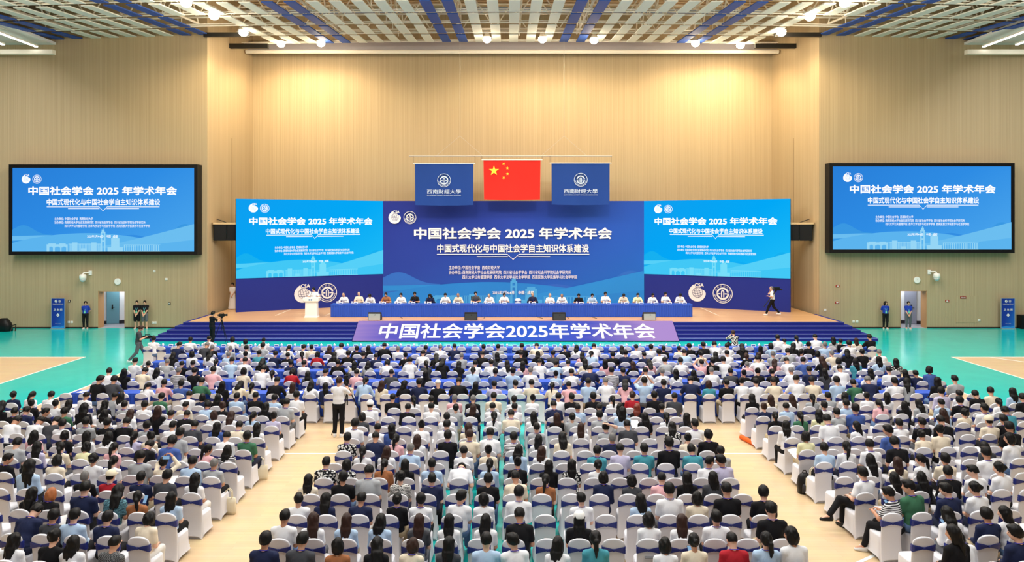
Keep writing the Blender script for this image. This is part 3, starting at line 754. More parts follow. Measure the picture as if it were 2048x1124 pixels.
ptz(172, 551, 1, 'white dome security camera on the wall under the left screen')
ptz(1867, 549, -1, 'white dome security camera on the wall under the right screen')
def clock(px, py, lab):
    t = empty('wall_clock', ((px - CX) * WY / F, WY, HCAM + (HY - py) * WY / F)); tag(t, lab, 'clock')
    MB().lathe([(.17, 0), (.19, -.02), (.19, -.07), (.165, -.075)], 28, axis='Y').build('rim', M_WHITE, t)
    MB().lathe([(.165, -.066), (.01, -.067)], 28, axis='Y').build('dial', M_CUP, t)
    MB().tube((0, -.072, 0), (.06, -.072, .05), .006, n=4).tube((0, -.072, 0), (-.02, -.072, .12), .005, n=4).build('hand', M_BLACK, t)
clock(236, 563, 'round white wall clock above the left doorway'); clock(1833, 560, 'round white wall clock above the right doorway')
def plate(name, px, py, w_, h_, m, lab, cat, Y=WY, group=None):
    X, Z = (px - CX) * Y / F, HCAM + (HY - py) * Y / F
    t = empty(name, (X, Y, Z)); tag(t, lab, cat, group)
    MB().box(-w_ / 2, w_ / 2, -.03, 0, -h_ / 2, h_ / 2).build('cover', m, t); MB().box(-w_ * .28, w_ * .28, -.036, -.03, -h_ * .28, h_ * .28).build('rocker', mat('plate_grey', (214, 214, 210), .4), t)
for px, py, ww in ((138, 644, 'nearer the left standee'), (144, 644, 'nearer the staff member in blue'), (306, 645, 'beside the left stage steps, left'), (311, 645, 'beside the left stage steps, right'), (309, 542, 'under the left screen, upper'), (333, 558, 'under the left screen, lower'),
                   (1650, 620, 'beside the right stage pillar'), (1707, 643, 'above the right steps, left one'), (1714, 643, 'above the right steps, right one'), (1958, 640, 'beside the right standee')):
    plate('wall_socket', px, py, .13, .13, M_WHITE, 'small white wall socket ' + ww, 'socket')
M_RED = mat('alarm_red', (168, 40, 30), .4)
for px, py, ww in ((1675, 572, 'high left of the right doorway'), (1674, 605, 'low near the right steps'), (1894, 602, 'right of the right doorway')):
    plate('fire_alarm', px, py, .22, .12, M_RED, 'small red fire alarm ' + ww, 'alarm')
for px, py, ww in ((139, 602, 'above the left standee'), (339, 607, 'right of the two staff in black')):
    plate('wall_detector', px, py, .14, .14, M_DARKMETAL, 'small dark round detector ' + ww, 'detector')

def standee(px, py, lab):
    Y = WY - .35; X = (px - CX) * Y / F
    t = empty('standee', (X, Y, 0)); tag(t, lab, 'banner', 'blue standees')
    W, H = .78, 1.82
    m = led_bg('standee_print', [(0, (22, 48, 140)), (.5, (24, 60, 160)), (1, (30, 110, 200))], emissive=False)
    MB().box(-W / 2, W / 2, 0, .03, .03, H).build('board', m, t)
    MB().box(-W / 2 - .02, W / 2 + .02, -.01, .04, H, H + .03).box(-W / 2 - .03, -W / 2, -.01, .04, 0, H).box(W / 2, W / 2 + .03, -.01, .04, 0, H).box(-W / 2 - .03, W / 2 + .03, -.06, .1, 0, .04).build('frame', mat('alu', (200, 204, 212), .35, .5, .7), t)
    lettering('卫 生 间', t, 0, 1.16, .52, M_PRW, -.012, .14, .02)
    shell_emblem(t, -.11, 1.66, .085, M_PRW, M_PRD, -.012); uni_emblem(t, .11, 1.66, .08, M_PRW, -.012)
    lettering('中国社会学会2025年学术年会', t, 0, 1.50, .68, M_PRW, -.012, .045, .01)
    lettering('中国式现代化与中国社会学自主知识体系建设', t, 0, 1.44, .56, M_PRW, -.012, .03, .005)
    MB().poly([(-.11, .83), (0, .72), (.11, .83), (0, .94)], -.012).build('arrow_sign', M_PRW, t)
    MB().poly([(-.05, .87), (-.02, .87), (.03, .83), (-.02, .79), (-.05, .79), (0, .83)], -.016).build('arrow', m, t)
    lettering('2025年7月4-6日 中国·成都', t, 0, .32, .34, M_PRW, -.012, .025, .005)
    b = MB(); b.poly([(-W / 2, .04), (W / 2, .04), (W / 2, .20), (.15, .13), (-.1, .17), (-W / 2, .12)], -.011); b.build('wave', mat('standee_wave', (42, 140, 220), .6), t)
standee(116, 0, 'blue standee with Chinese restroom sign against the left wall'); standee(2016, 0, 'blue standee with Chinese restroom sign against the right wall')

# ------------------------------------------------------------------ chairs, tables and stage furniture
def sring(b, z, hx, y0, y1, n=28, e=.42, zf=None):
    cy, hy = (y0 + y1) / 2, (y1 - y0) / 2; vv = []
    for i in range(n):
        t = 2 * math.pi * (i + .5) / n; c, s = math.cos(t), math.sin(t)
        x = hx * math.copysign(abs(c) ** e, c); y = cy + hy * math.copysign(abs(s) ** e, s)
        vv.append((x, y, z if zf is None else zf(x / hx, (y - cy) / hy)))
    return vv
def loft(b, rings, cap0=True, cap1=True, mi=0):
    n = len(rings[0]); vv = [p for r in rings for p in r]; ff = []
    for k in range(len(rings) - 1):
        for i in range(n): ff.append((k * n + i, k * n + (i + 1) % n, (k + 1) * n + (i + 1) % n, (k + 1) * n + i))
    if cap0: ff.append(tuple(reversed(range(n))))
    if cap1: ff.append(tuple(range((len(rings) - 1) * n, len(rings) * n)))
    return b.add(vv, ff, mi)
def back_y(z): return -.205 - .062 * max(0, (z - .42) / .51) - .055 * max(0, (.42 - z) / .42) ** 1.4
def back_hx(z):
    if z < .45: return .192 + .024 * ((.45 - z) / .45) ** 1.5
    return .192 if z < .82 else .192 * (max(0.0, 1 - ((z - .82) / .118) ** 2.4)) ** .5
def chair_cover(n=28):
    b = MB()
    side_arch = lambda u, v: .085 * (1 - abs(u) ** 5) * (1 if v > .6 else .0) + (.080 * (1 - abs(v) ** 5) if abs(u) > .9 else 0)
    loft(b, [sring(b, 0, .222, -.23, .262, n, .34, side_arch), sring(b, .14, .204, -.21, .238, n, .36), sring(b, .32, .196, -.20, .224, n, .38), sring(b, .44, .196, -.20, .224, n, .40), sring(b, .468, .186, -.19, .212, n, .42)], False, True)
    zs = [0, .10, .22, .34, .46, .58, .70, .80, .84, .875, .90, .918, .932]
    rg = []
    for z in zs:
        zf = (lambda u, v: .075 * (1 - abs(u) ** 5)) if z == 0 else ((lambda u, v: .10 + .045 * (1 - abs(u) ** 5)) if z == .10 else None)
        rg.append(sring(b, z, max(.03, back_hx(z)), back_y(z) - .026, back_y(z) + .026, n, .5 if z < .9 else .65, zf))
    loft(b, rg, False, True)
    return b
def chair_sash(n=9):
    b = MB(); rows = 7; per = []
    for i in range(n): per.append((-.199 + .398 * i / (n - 1), -.032))
    for i in range(n): per.append((.199 - .398 * i / (n - 1), .032))
    rings = []
    for k in range(rows):
        f = k / (rows - 1); vv = []
        for x, yy in per:
            a = abs(x) / .199
            hh = .015 + .050 * a ** .95; zz = .742 + (f - .5) * 2 * hh
            bulge = (0, .006, .001, .007, .001, .006, 0)[k] * (1.3 - .3 * a)
            vv.append((x * (1 + .012 * (bulge > .004)), yy + math.copysign(bulge, yy) + back_y(zz), zz))
        rings.append(vv)
    loft(b, rings, False, False)
    b.box(-.016, .016, back_y(.742) - .050, back_y(.742) - .028, .722, .762)
    return b
ME_CHAIR = chair_cover().mesh('cover', M_CHAIR, True); ME_SASH = chair_sash().mesh('sash', M_SASH, True)

def pleat_table(L, D, Hh=.75, pl=.13):
    """cloth top and pleated skirt of a table L x D, centred"""
    top = MB().box(-L / 2 - .01, L / 2 + .01, -D / 2 - .02, D / 2 + .02, Hh - .015, Hh)
    top.box(-L / 2 - .012, L / 2 + .012, -D / 2 - .024, -D / 2 - .012, Hh - .10, Hh - .012).box(-L / 2 - .012, L / 2 + .012, D / 2 + .012, D / 2 + .024, Hh - .10, Hh - .012)
    sk = MB(); pts = []
    def side(a, c, nrm):
        ln_ = math.hypot(c[0] - a[0], c[1] - a[1]); n = max(2, int(ln_ / pl)) * 4
        for i in range(n):
            u = i / n; k = i % 4; off = (0, .030, .036, .006)[k]
            pts.append((a[0] + (c[0] - a[0]) * u + nrm[0] * off, a[1] + (c[1] - a[1]) * u + nrm[1] * off))
    side((-L / 2, -D / 2), (L / 2, -D / 2), (0, -1)); side((L / 2, -D / 2), (L / 2, D / 2), (1, 0)); side((L / 2, D / 2), (-L / 2, D / 2), (0, 1)); side((-L / 2, D / 2), (-L / 2, -D / 2), (-1, 0))
    n = len(pts)
    sk.add([(p[0], p[1], .02) for p in pts] + [(p[0], p[1], Hh - .02) for p in pts], [(i, (i + 1) % n, n + (i + 1) % n, n + i) for i in range(n)])
    return top.mesh('table_top', M_CLOTH), sk.mesh('skirt', M_CLOTH)
# panel tables on the stage
TL = 1.765; PTOP, PSK = pleat_table(TL - .01, .55)
for k in range(12):
    x = -10.5 + TL * (k + .5)
    t = empty('panel_table', (x, 41.6 + .29, SH)); tag(t, 'blue skirted panel table on the stage, %s from the white lectern' % ORD[k], 'table', 'panel tables on the stage')
    link('table_top', PTOP, t); link('skirt', PSK, t)
# lectern
t = empty('lectern', (-11.6, 41.55, SH)); tag(t, 'white lectern with flared top at the left of the stage', 'lectern')
loft_b = MB(); loft(loft_b, [sring(loft_b, 0, .40, -.26, .26, 16, .15), sring(loft_b, .06, .40, -.26, .26, 16, .15)], True, True)
loft_b.build('base', M_WHITE, t)
lb = MB(); loft(lb, [sring(lb, .06, .36, -.22, .22, 16, .15), sring(lb, .9, .34, -.20, .20, 16, .15)], True, True); lb.build('column', M_WHITE, t)
lb = MB(); loft(lb, [sring(lb, .90, .36, -.22, .22, 16, .2), sring(lb, .96, .46, -.30, .28, 16, .2), sring(lb, 1.14, .47, -.30, .30, 16, .2)], True, True); lb.build('desk', M_WHITE, t)
MB().tube((-.08, -.02, 1.14), (-.06, .06, 1.38), .008, n=5).tube((.08, -.02, 1.14), (.06, .06, 1.38), .008, n=5).tube((-.06, .06, 1.38), (-.055, .08, 1.43), .016, n=6).tube((.06, .06, 1.38), (.055, .08, 1.43), .016, n=6).build('microphone', M_BLACK, t)
MB().box(-.10, -.02, -.305, -.301, 1.0, 1.08).box(.02, .10, -.305, -.301, 1.0, 1.08).build('badge', mat('badge_blue', (70, 110, 170), .5), t)
# stage monitors
def wedge(px, m, lab):
    Y = 40.25; X = (px - CX) * Y / F
    t = empty('stage_monitor', (X, Y, SH)); tag(t, lab, 'speaker', 'wedge monitors along the stage edge')
    P = [(-.20, 0), (.26, 0), (.26, .18), (-.02, .46), (-.16, .40)]
    MB().add([(-.36, p[0], p[1]) for p in P] + [(.36, p[0], p[1]) for p in P], [(0, 1, 2, 3, 4)[::-1], (5, 6, 7, 8, 9)] + [(i, i + 5, (i + 1) % 5 + 5, (i + 1) % 5)[::-1] for i in range(5)]).build('cabinet', M_BLACK, t)
    MB().add([(-.33, -.215, .03), (.33, -.215, .03), (.33, -.17, .38), (-.33, -.17, .38)], [(0, 1, 2, 3)]).build('grille', m, t)
    MB().tube((.02, -.19, .30), (.05, -.185, .34), .02).build('handle', M_BLACK, t)
M_GR1 = mat('monitor_silver', (176, 178, 176), .45, .5, .3); M_GR2 = mat('monitor_dark', (56, 58, 60), .5)
wedge(750, M_GR1, 'silver fronted wedge monitor on the stage edge nearest the lectern'); wedge(942, M_GR2, 'black wedge monitor on the stage edge left of centre')
wedge(1118, M_GR2, 'black wedge monitor on the stage edge right of centre'); wedge(1298, M_GR1, 'silver fronted wedge monitor on the stage edge farthest from the lectern')
# small table things
ME_CUP = MB().lathe([(.03, 0), (.038, .02), (.044, .09), (.047, .10), (.03, .125), (.012, .13), (.014, .15), (.004, .155)], 10).mesh('tea_cup', M_CUP, True)
M_CARD = mat('name_card', (236, 238, 242), .5); M_CARDT = mat('card_blue', (56, 82, 160), .5)
ME_CARD = MB().add([(-.10, -.04, 0), (.10, -.04, 0), (.10, 0, .10), (-.10, 0, .10), (.10, .04, 0), (-.10, .04, 0)], [(0, 1, 2, 3), (3, 2, 4, 5)]).add([(-.08, -.0375, .02), (.08, -.0375, .02), (.08, -.0175, .07), (-.08, -.0175, .07)], [(0, 1, 2, 3)], 1).mesh('name_card', [M_CARD, M_CARDT])

# ================================================================== PEOPLE
def Rx(d): a = math.radians(d); c, s = math.cos(a), math.sin(a); return np.array([[1, 0, 0], [0, c, -s], [0, s, c]])
def Ry(d): a = math.radians(d); c, s = math.cos(a), math.sin(a); return np.array([[c, 0, s], [0, 1, 0], [-s, 0, c]])
def Rz(d): a = math.radians(d); c, s = math.cos(a), math.sin(a); return np.array([[c, -s, 0], [s, c, 0], [0, 0, 1]])
A = lambda *v: np.array(v, float)
def smin(a, b, k):
    h = np.clip(.5 + .5 * (b - a) / k, 0, 1)
    return b * (1 - h) + a * h - k * h * (1 - h)
def surface(prims, h, k=.03, cut=None):
    """smoothly joined capsules and ellipsoids -> one closed skin (surface nets)"""
    lo = np.full(3, 1e9); hi = -lo
    for p in prims:
        if p[0] == 'c':
            r = max(p[3], p[4]); lo = np.minimum(lo, np.minimum(p[1], p[2]) - r); hi = np.maximum(hi, np.maximum(p[1], p[2]) + r)
        elif p[0] == 'e':
            r = max(p[2]); lo = np.minimum(lo, p[1] - r); hi = np.maximum(hi, p[1] + r)
    lo = lo - 2.5 * h; n = np.ceil((hi + 2.5 * h - lo) / h).astype(int) + 1
    ax = [lo[i] + h * np.arange(n[i]) for i in range(3)]
    D = np.full(n, .5)
    for p in prims:
        if p[0] == 'c': r = max(p[3], p[4]); l0, h0 = np.minimum(p[1], p[2]) - r, np.maximum(p[1], p[2]) + r
        else: r = max(p[2]); l0, h0 = p[1] - r, p[1] + r
        pad = k + 2 * h
        i0 = np.clip(np.floor((l0 - pad - lo) / h).astype(int), 0, n); i1 = np.clip(np.ceil((h0 + pad - lo) / h).astype(int) + 1, 0, n)
        sl = tuple(slice(a, b) for a, b in zip(i0, i1))
        X = ax[0][sl[0]][:, None, None]; Y = ax[1][sl[1]][None, :, None]; Z = ax[2][sl[2]][None, None, :]
        if p[0] == 'c':
            a, b = p[1], p[2]; ba = b - a; L = max(1e-9, float(ba @ ba))
            t = np.clip(((X - a[0]) * ba[0] + (Y - a[1]) * ba[1] + (Z - a[2]) * ba[2]) / L, 0, 1)
            d = np.sqrt((X - a[0] - t * ba[0]) ** 2 + (Y - a[1] - t * ba[1]) ** 2 + (Z - a[2] - t * ba[2]) ** 2) - (p[3] + (p[4] - p[3]) * t)
        else:
            c, r_, R = p[1], p[2], p[3]
            q = [(X - c[0]) * R[0, j] + (Y - c[1]) * R[1, j] + (Z - c[2]) * R[2, j] for j in range(3)]
            k0 = np.sqrt(sum((q[j] / r_[j]) ** 2 for j in range(3))); k1 = np.sqrt(sum((q[j] / r_[j] ** 2) ** 2 for j in range(3)))
            d = k0 * (k0 - 1) / np.maximum(k1, 1e-6)
        if p[0] == '-e': D[sl] = -smin(-D[sl], d, .012)
        else: D[sl] = smin(D[sl], d, k if len(p) < 6 or p[0] == 'e' else p[5])
    if cut is not None:
        X = ax[0][:, None, None]; Y = ax[1][None, :, None]; Z = ax[2][None, None, :]
        D = np.maximum(D, cut(X, Y, Z))
    S = D < 0
    c8 = [S[i:n[0] - 1 + i, j:n[1] - 1 + j, l:n[2] - 1 + l] for i in (0, 1) for j in (0, 1) for l in (0, 1)]
    cnt = sum(c.astype(np.int8) for c in c8); act = (cnt > 0) & (cnt < 8)
    idx = np.argwhere(act); cid = np.full(act.shape, -1, np.int32); cid[act] = np.arange(len(idx))
    off = np.array([(i, j, l) for i in (0, 1) for j in (0, 1) for l in (0, 1)])
    val = np.stack([D[idx[:, 0] + o[0], idx[:, 1] + o[1], idx[:, 2] + o[2]] for o in off], 1)
    acc = np.zeros((len(idx), 3)); num = np.zeros(len(idx))
    for a in range(8):
        for b in range(a + 1, 8):
            if np.abs(off[a] - off[b]).sum() != 1: continue
            va, vb = val[:, a], val[:, b]; m = (va < 0) != (vb < 0)
            t = np.where(m, va / np.where(m, va - vb, 1), 0)
            acc += np.where(m[:, None], off[a] + t[:, None] * (off[b] - off[a]), 0); num += m
    V = lo + h * (idx + acc / np.maximum(num, 1)[:, None])
    Q = []
    for axn in range(3):
        u, v = [(1, 2), (2, 0), (0, 1)][axn]
        s0 = [slice(None)] * 3; s1 = [slice(None)] * 3; s0[axn] = slice(0, -1); s1[axn] = slice(1, None)
        a, b = S[tuple(s0)], S[tuple(s1)]; e = np.argwhere(a != b)
        e = e[(e[:, u] > 0) & (e[:, v] > 0) & (e[:, u] < n[u] - 1) & (e[:, v] < n[v] - 1)]
        ins = a[e[:, 0], e[:, 1], e[:, 2]]
        def cell(du, dv):
            q = e.copy(); q[:, u] += du; q[:, v] += dv; return cid[q[:, 0], q[:, 1], q[:, 2]]
        quad = np.stack([cell(-1, -1), cell(0, -1), cell(0, 0), cell(-1, 0)], 1)
        quad[~ins] = quad[~ins][:, ::-1]; Q.append(quad)
    Q = np.concatenate(Q); Q = Q[(Q >= 0).all(1)]
    return V, Q
def quads_mesh(name, V, Q, mats, extra=None):
    me = bpy.data.meshes.new(name)
    vv = V.tolist(); ff = Q.tolist(); mi = [0] * len(ff)
    if extra is not None:
        o = len(vv); vv += [tuple(p) for p in extra.v]; ff += [[i + o for i in f] for f in extra.f]; mi += extra.m
    me.from_pydata(vv, [], ff)
    for m in mats: me.materials.append(m)
    if any(mi): me.polygons.foreach_set('material_index', mi)
    me.polygons.foreach_set('use_smooth', [True] * len(ff)); me.update()
    return me
def ik(s, w_, l1, l2, pole):
    d = w_ - s; L = np.linalg.norm(d)
    if L > (l1 + l2) * .985: d = d / L * (l1 + l2) * .985; L = np.linalg.norm(d); w_ = s + d
    a = (l1 * l1 - l2 * l2 + L * L) / (2 * L); hgt = math.sqrt(max(0, l1 * l1 - a * a)); u = d / L
    p = pole - u * (pole @ u); p = p / max(1e-6, np.linalg.norm(p))
    return s + u * a + p * hgt, w_
SEAT_LEGS = dict(kL=A(-.12, .36, .53), kR=A(.12, .36, .53), aL=A(-.12, .34, .10), aR=A(.12, .34, .10), tL=A(-.13, .47, .045), tR=A(.13, .47, .045))
STAND_LEGS = dict(kL=A(-.10, .02, .50), kR=A(.10, .02, .50), aL=A(-.10, -.03, .09), aR=A(.10, -.03, .09), tL=A(-.13, .12, .04), tR=A(.13, .12, .04))
WALK_LEGS = dict(kL=A(-.09, .20, .50), kR=A(.09, -.06, .49), aL=A(-.09, .34, .10), aR=A(.09, -.36, .16), tL=A(-.10, .48, .06), tR=A(.10, -.24, .05))
def figure(P=(0, -.03, .56), lean=4, side=0, twist=0, head=(5, 0, 0), wL=(-.10, .26, .66), wR=(.10, .26, .66), legs=SEAT_LEGS, pole=(.35, -.5, -.6), poleL=None, poleR=None):
    P = A(*P); T = Rz(twist) @ Ry(side) @ Rx(-lean); J = dict(legs); J['T'] = T; J['P'] = P
    at = lambda x, y, z: P + T @ A(x, y, z)
    J['waist'] = at(0, 0, .15); J['chest'] = at(0, -.005, .33); J['neck'] = at(0, -.015, .50)
    for s, nm in ((-1, 'L'), (1, 'R')):
        S = at(s * .165, -.01, .425); w_ = A(*(wL if s < 0 else wR))
        pl = poleL if s < 0 else poleR
        pl = A(*pl) if pl is not None else A(pole[0] * s, pole[1], pole[2])
        E, w_ = ik(S, w_, .275, .245, pl)
        J['S' + nm], J['E' + nm], J['W' + nm] = S, E, w_
        J['H' + nm] = P + Rz(twist) @ A(s * .088, .02, -.02)
    RH = T @ Rz(head[1]) @ Rx(-head[0]) @ Ry(head[2]); J['RH'] = RH
    J['hb'] = J['neck'] + (T @ Rx(-head[0] * .5)) @ A(0, .012, .075)
    J['Hc'] = J['hb'] + RH @ A(0, .018, .09)
    return J
I3 = np.eye(3)
def body_prims(J, legs=True, trunk=True):
    T, RH = J['T'], J['RH']; pr = []
    if trunk:
        pr += [('e', J['chest'], (.152, .102, .17), T), ('e', J['waist'], (.132, .098, .15), T), ('e', J['P'], (.16, .12, .115), I3), ('c', J['SL'], J['SR'], .052, .052)]
    pr += [('c', J['neck'] - T @ A(0, 0, .05), J['hb'], .056, .05)]
    for s in 'LR':
        E, W_ = J['E' + s], J['W' + s]; d = (W_ - E) / max(1e-6, np.linalg.norm(W_ - E))
        if trunk: pr.append(('c', J['S' + s], E, .05, .041))
        pr.append(('c', E, W_, .040, .028))
        up = A(0, 0, 1) - d * d[2]; up = up / max(1e-6, np.linalg.norm(up)); sd = np.cross(d, up)
        R = np.stack([sd, d, up], 1)
        pr.append(('e', W_ + d * .045, (.040, .055, .020), R)); J['hand' + s] = (W_, d, sd, up)
        if legs:
            pr += [('c', J['H' + s], J['k' + s], .08, .056), ('c', J['k' + s], J['a' + s], .054, .037), ('c', J['a' + s], J['t' + s], .036, .03)]
    Hc = J['Hc']; h_ = lambda x, y, z: Hc + RH @ A(x, y, z)
    pr += [('e', Hc, (.074, .092, .113), RH), ('e', h_(0, .022, -.058), (.056, .062, .058), RH), ('e', h_(0, .094, -.014), (.013, .02, .024), RH),
           ('e', h_(.076, -.006, -.01), (.012, .021, .032), RH), ('e', h_(-.076, -.006, -.01), (.012, .021, .032), RH)]
    return pr
def blob(b, c, r, R, mi, n=6):
    vv = []
    for k in range(1, 4):
        f = math.pi * k / 4
        for i in range(n):
            t = 2 * math.pi * i / n
            vv.append(c + R @ A(r[0] * math.sin(f) * math.cos(t), r[1] * math.sin(f) * math.sin(t), r[2] * math.cos(f)))
    vv += [c + R @ A(0, 0, r[2]), c - R @ A(0, 0, r[2])]; ff = []
    for k in range(2):
        for i in range(n): ff.append((k * n + i, (k + 1) * n + i, (k + 1) * n + (i + 1) % n, k * n + (i + 1) % n))
    for i in range(n): ff.append((3 * n, i, (i + 1) % n)); ff.append((3 * n + 1, 2 * n + (i + 1) % n, 2 * n + i))
    b.add(vv, ff, mi)
def details(J, curl=.6):
    """fingers, eyes, brows and lips, joined to the body mesh"""
    b = MB()
    for s, sg in (('L', -1), ('R', 1)):
        W_, d, sd, up = J['hand' + s]
        sd = sd * 1.0
        for i, (o, ln_) in enumerate(((-.030, .062), (-.010, .074), (.011, .070), (.030, .056))):
            p0 = W_ + d * .085 + sd * o; d1 = d * math.cos(curl * .5) - up * math.sin(curl * .5); d2 = d * math.cos(curl * 1.5) - up * math.sin(curl * 1.5)
            p1 = p0 + d1 * ln_ * .5; p2 = p1 + d2 * ln_ * .5
            b.path([p0, p1, p2], [.0095, .0085, .007], 5)
        inn = sd if (sd @ A(-sg, 0, 0)) > 0 else -sd
        p0 = W_ + d * .02 + inn * .034; p1 = p0 + d * .03 + inn * .022 - up * .008; p2 = p1 + d * .028 + inn * .004 - up * .01
        b.path([p0, p1, p2], [.012, .0105, .008], 5)
    RH, Hc = J['RH'], J['Hc']; h_ = lambda x, y, z: Hc + RH @ A(x, y, z)
    for s in (-1, 1):
        blob(b, h_(s * .031, .080, .012), (.013, .008, .006), RH, 1)
        blob(b, h_(s * .032, .083, .036), (.018, .007, .004), RH, 1)
    blob(b, h_(0, .083, -.062), (.022, .008, .007), RH, 2)
    return b
def shirt_prims(J, long=False, o=.018):
    T = J['T']; at = lambda x, y, z: J['P'] + T @ A(x, y, z)
    pr = [('e', J['chest'], (.152 + o, .104 + o, .172 + o), T), ('e', J['waist'], (.136 + o * 1.5, .102 + o * 1.5, .15 + o), T), ('e', at(0, 0, .04), (.168, .130, .10), T), ('c', J['SL'], J['SR'], .056, .056)]
    for s in 'LR':
        S, E, W_ = J['S' + s], J['E' + s], J['W' + s]
        pr.append(('c', S + T @ A(0, 0, .0), S + (J['neck'] - S) * .72 - T @ A(0, 0, .012), .056, .050))
        if long: pr += [('c', S, E, .061, .053), ('c', E, E + (W_ - E) * .92, .053, .042)]
        else: pr.append(('c', S, S + (E - S) *   .66, .062, .064))
    return pr
def trouser_prims(J, cut_=1.0, flare=0.0):
    pr = [('e', J['P'] + A(0, 0, -.005), (.172, .134, .118), I3)]
    for s in 'LR':
        K, An = J['k' + s], J['a' + s]
        if cut_ > .5: pr += [('c', J['H' + s], K, .096, .072), ('c', K, K + (An - K) * .93, .070, .056 + flare)]
        else: pr += [('c', J['H' + s], J['H' + s] + (K - J['H' + s]) * .95, .100, .088)]
    return pr
def shoe_mesh(name):
    b = MB(); R_ = lambda z, hx, y0, y1: sring(b, z, hx, y0, y1, 14, .7)
    loft(b, [R_(0, .046, -.09, .17), R_(.025, .050, -.095, .175), R_(.05, .046, -.09, .15), R_(.085, .040, -.085, .03), R_(.10, .036, -.075, .02)], True, True)
    return b.mesh(name, M_SHOEW, True)
ME_SHOE = shoe_mesh('shoe')

# hair, in the frame of the head
def hair_field(style, var):
    rr = random.Random(hash((ord(style), var)) % 1000 + 11)
    cap = [('e', A(0, -.012, .016), (.094, .107, .112), I3)]
    face = ('-e', A(0, .118, -.035), (.074, .082, .098), I3)
    cutz = None; tuft = []
    def tufts(n, z0, z1, r0, back=True):
        for _ in range(n):
            t = rr.uniform(.9 * math.pi, 2.1 * math.pi); z = rr.uniform(z0, z1); k = math.sqrt(max(.05, 1 - ((z - .016) / .118) ** 2))
            tuft.append(('e', A(.088 * k * math.cos(t), -.012 + .10 * k * math.sin(t), z), (rr.uniform(.018, .03) * r0, rr.uniform(.018, .03) * r0, rr.uniform(.03, .05) * r0), I3))
    if style == 's':
        v = (1.0, 1.05, .97)[var]
        pr = [('e', A(0, -.010, .016), (.091 * v, .105, .110 * v), I3), ('e', A(0, -.07, -.02), (.060, .042, .072), I3), ('e', A(0, .05, .088), (.056, .046, .032), I3)]
        cz_ = (-.060, -.070, -.048)[var]; cutz = lambda X, Y, Z: cz_ - Z + .55 * np.maximum(Y + .03, 0)
    elif style == 'g':
        pr = [('e', A(0, -.016, .010), (.084, .098, .108), I3), ('e', A(0, -.07, -.02), (.066, .042, .06), I3)]; face = ('-e', A(0, .10, .03), (.080, .085, .11), I3); cutz = lambda X, Y, Z: -.066 - Z + .5 * np.maximum(Y + .03, 0)
    elif style == 'l':
        ln_ = (0, -.05, .06)[var]; sk = (0, .02, -.02)[var]
        pr = cap + [('e', A(0, -.045, -.03), (.102, .082, .13), I3), ('e', A(sk, -.072, -.14), (.112, .055, .12), I3), ('c', A(-.05 + sk, -.085, -.16), A(-.06 + sk * 1.6, -.088, -.30 + ln_), .050, .026), ('c', A(.05 + sk, -.085, -.16), A(.06 + sk * 1.6, -.088, -.29 + ln_), .050, .026),
                    ('c', A(sk, -.09, -.16), A(sk * 1.6, -.10, -.33 + ln_), .052, .028), ('e', A(.076, .0, -.07), (.026, .05, .10), I3), ('e', A(-.076, .0, -.07), (.026, .05, .10), I3)]
        tufts(6, -.08, .06, 1.0)
    elif style == 'o':
        pr = cap + [('e', A(0, -.035, -.045), (.108, .090, .112), I3), ('e', A(.08, .005, -.05), (.028, .055, .085), I3), ('e', A(-.08, .005, -.05), (.028, .055, .085), I3)]; tufts(7, -.10, .04, 1.1)
        cz_ = (-.145, -.16, -.125)[var]; cutz = lambda X, Y, Z: cz_ - Z + .3 * np.maximum(Y, 0)
    elif style == 'p':
        sk = (0, .03, -.03)[var]
        pr = cap + [('e', A(0, -.055, -.02), (.076, .055, .08), I3), ('c', A(0, -.10, .025), A(sk * .5, -.140, -.03), .030, .036), ('c', A(sk * .5, -.140, -.03), A(sk, -.138, -.15), .042, .036), ('c', A(sk, -.138, -.15), A(sk * 1.3, -.120, -.28), .036, .014)]
    else:
        zz = (.05, .0, .075)[var]
        pr = cap + [('e', A(0, -.055, -.015), (.076, .052, .07), I3), ('e', A(0, -.112, zz), (.050, .044, .046), I3), ('e', A(.02, -.125, zz + .02), (.024, .02, .02), I3)]; tufts(4, -.03, .06, .8)
    return pr + tuft, face, cutz
HAIR = {}
def hair_mesh(style, h, var=0):
    key = (style, h, var)
    if key in HAIR: return HAIR[key]
    if style == 'c':                                     # cap with visor
        V, Q = surface([('e', A(0, -.008, .035), (.094, .108, .098), I3), ('e', A(0, .115, .035), (.072, .07, .014), I3)], h, .02, lambda X, Y, Z: .012 - Z + .0 * X)
    else:
        pr, face, cz = hair_field(style, var)
        V, Q = surface(pr + [face], h, .022, cz)
    if style != 'c':                                     # uneven locks
        n_ = V - A(0, -.02, np.clip(V[:, 2].mean(), -.1, .02)); n_ /= np.maximum(np.linalg.norm(n_, axis=1, keepdims=True), 1e-6)
        a_ = np.arctan2(V[:, 0], -V[:, 1]); ph = var * 2.1
        d_ = np.sin(a_ * 7 + V[:, 2] * 22 + ph) * .5 + np.sin(a_ * 13 - V[:, 2] * 35 + ph * 2) * .35 + np.sin(V[:, 0] * 60 + V[:, 2] * 48 + ph) * .35
        V = V + n_ * (d_ * (.0035 if style in 'sg' else .0055))[:, None]
    HAIR[key] = (V, Q); return HAIR[key]
ME_HAIR = {}
def hair_obj_mesh(style, var=0):
    if (style, var) not in ME_HAIR:
        V, Q = hair_mesh(style, .0105, var); ME_HAIR[(style, var)] = quads_mesh('cap' if style == 'c' else 'hair', V, Q, [bpy.data.materials[0]])
    return ME_HAIR[(style, var)]
def mat44(R, p):
    M = np.eye(4); M[:3, :3] = R; M[:3, 3] = p
    return Matrix(M.tolist())
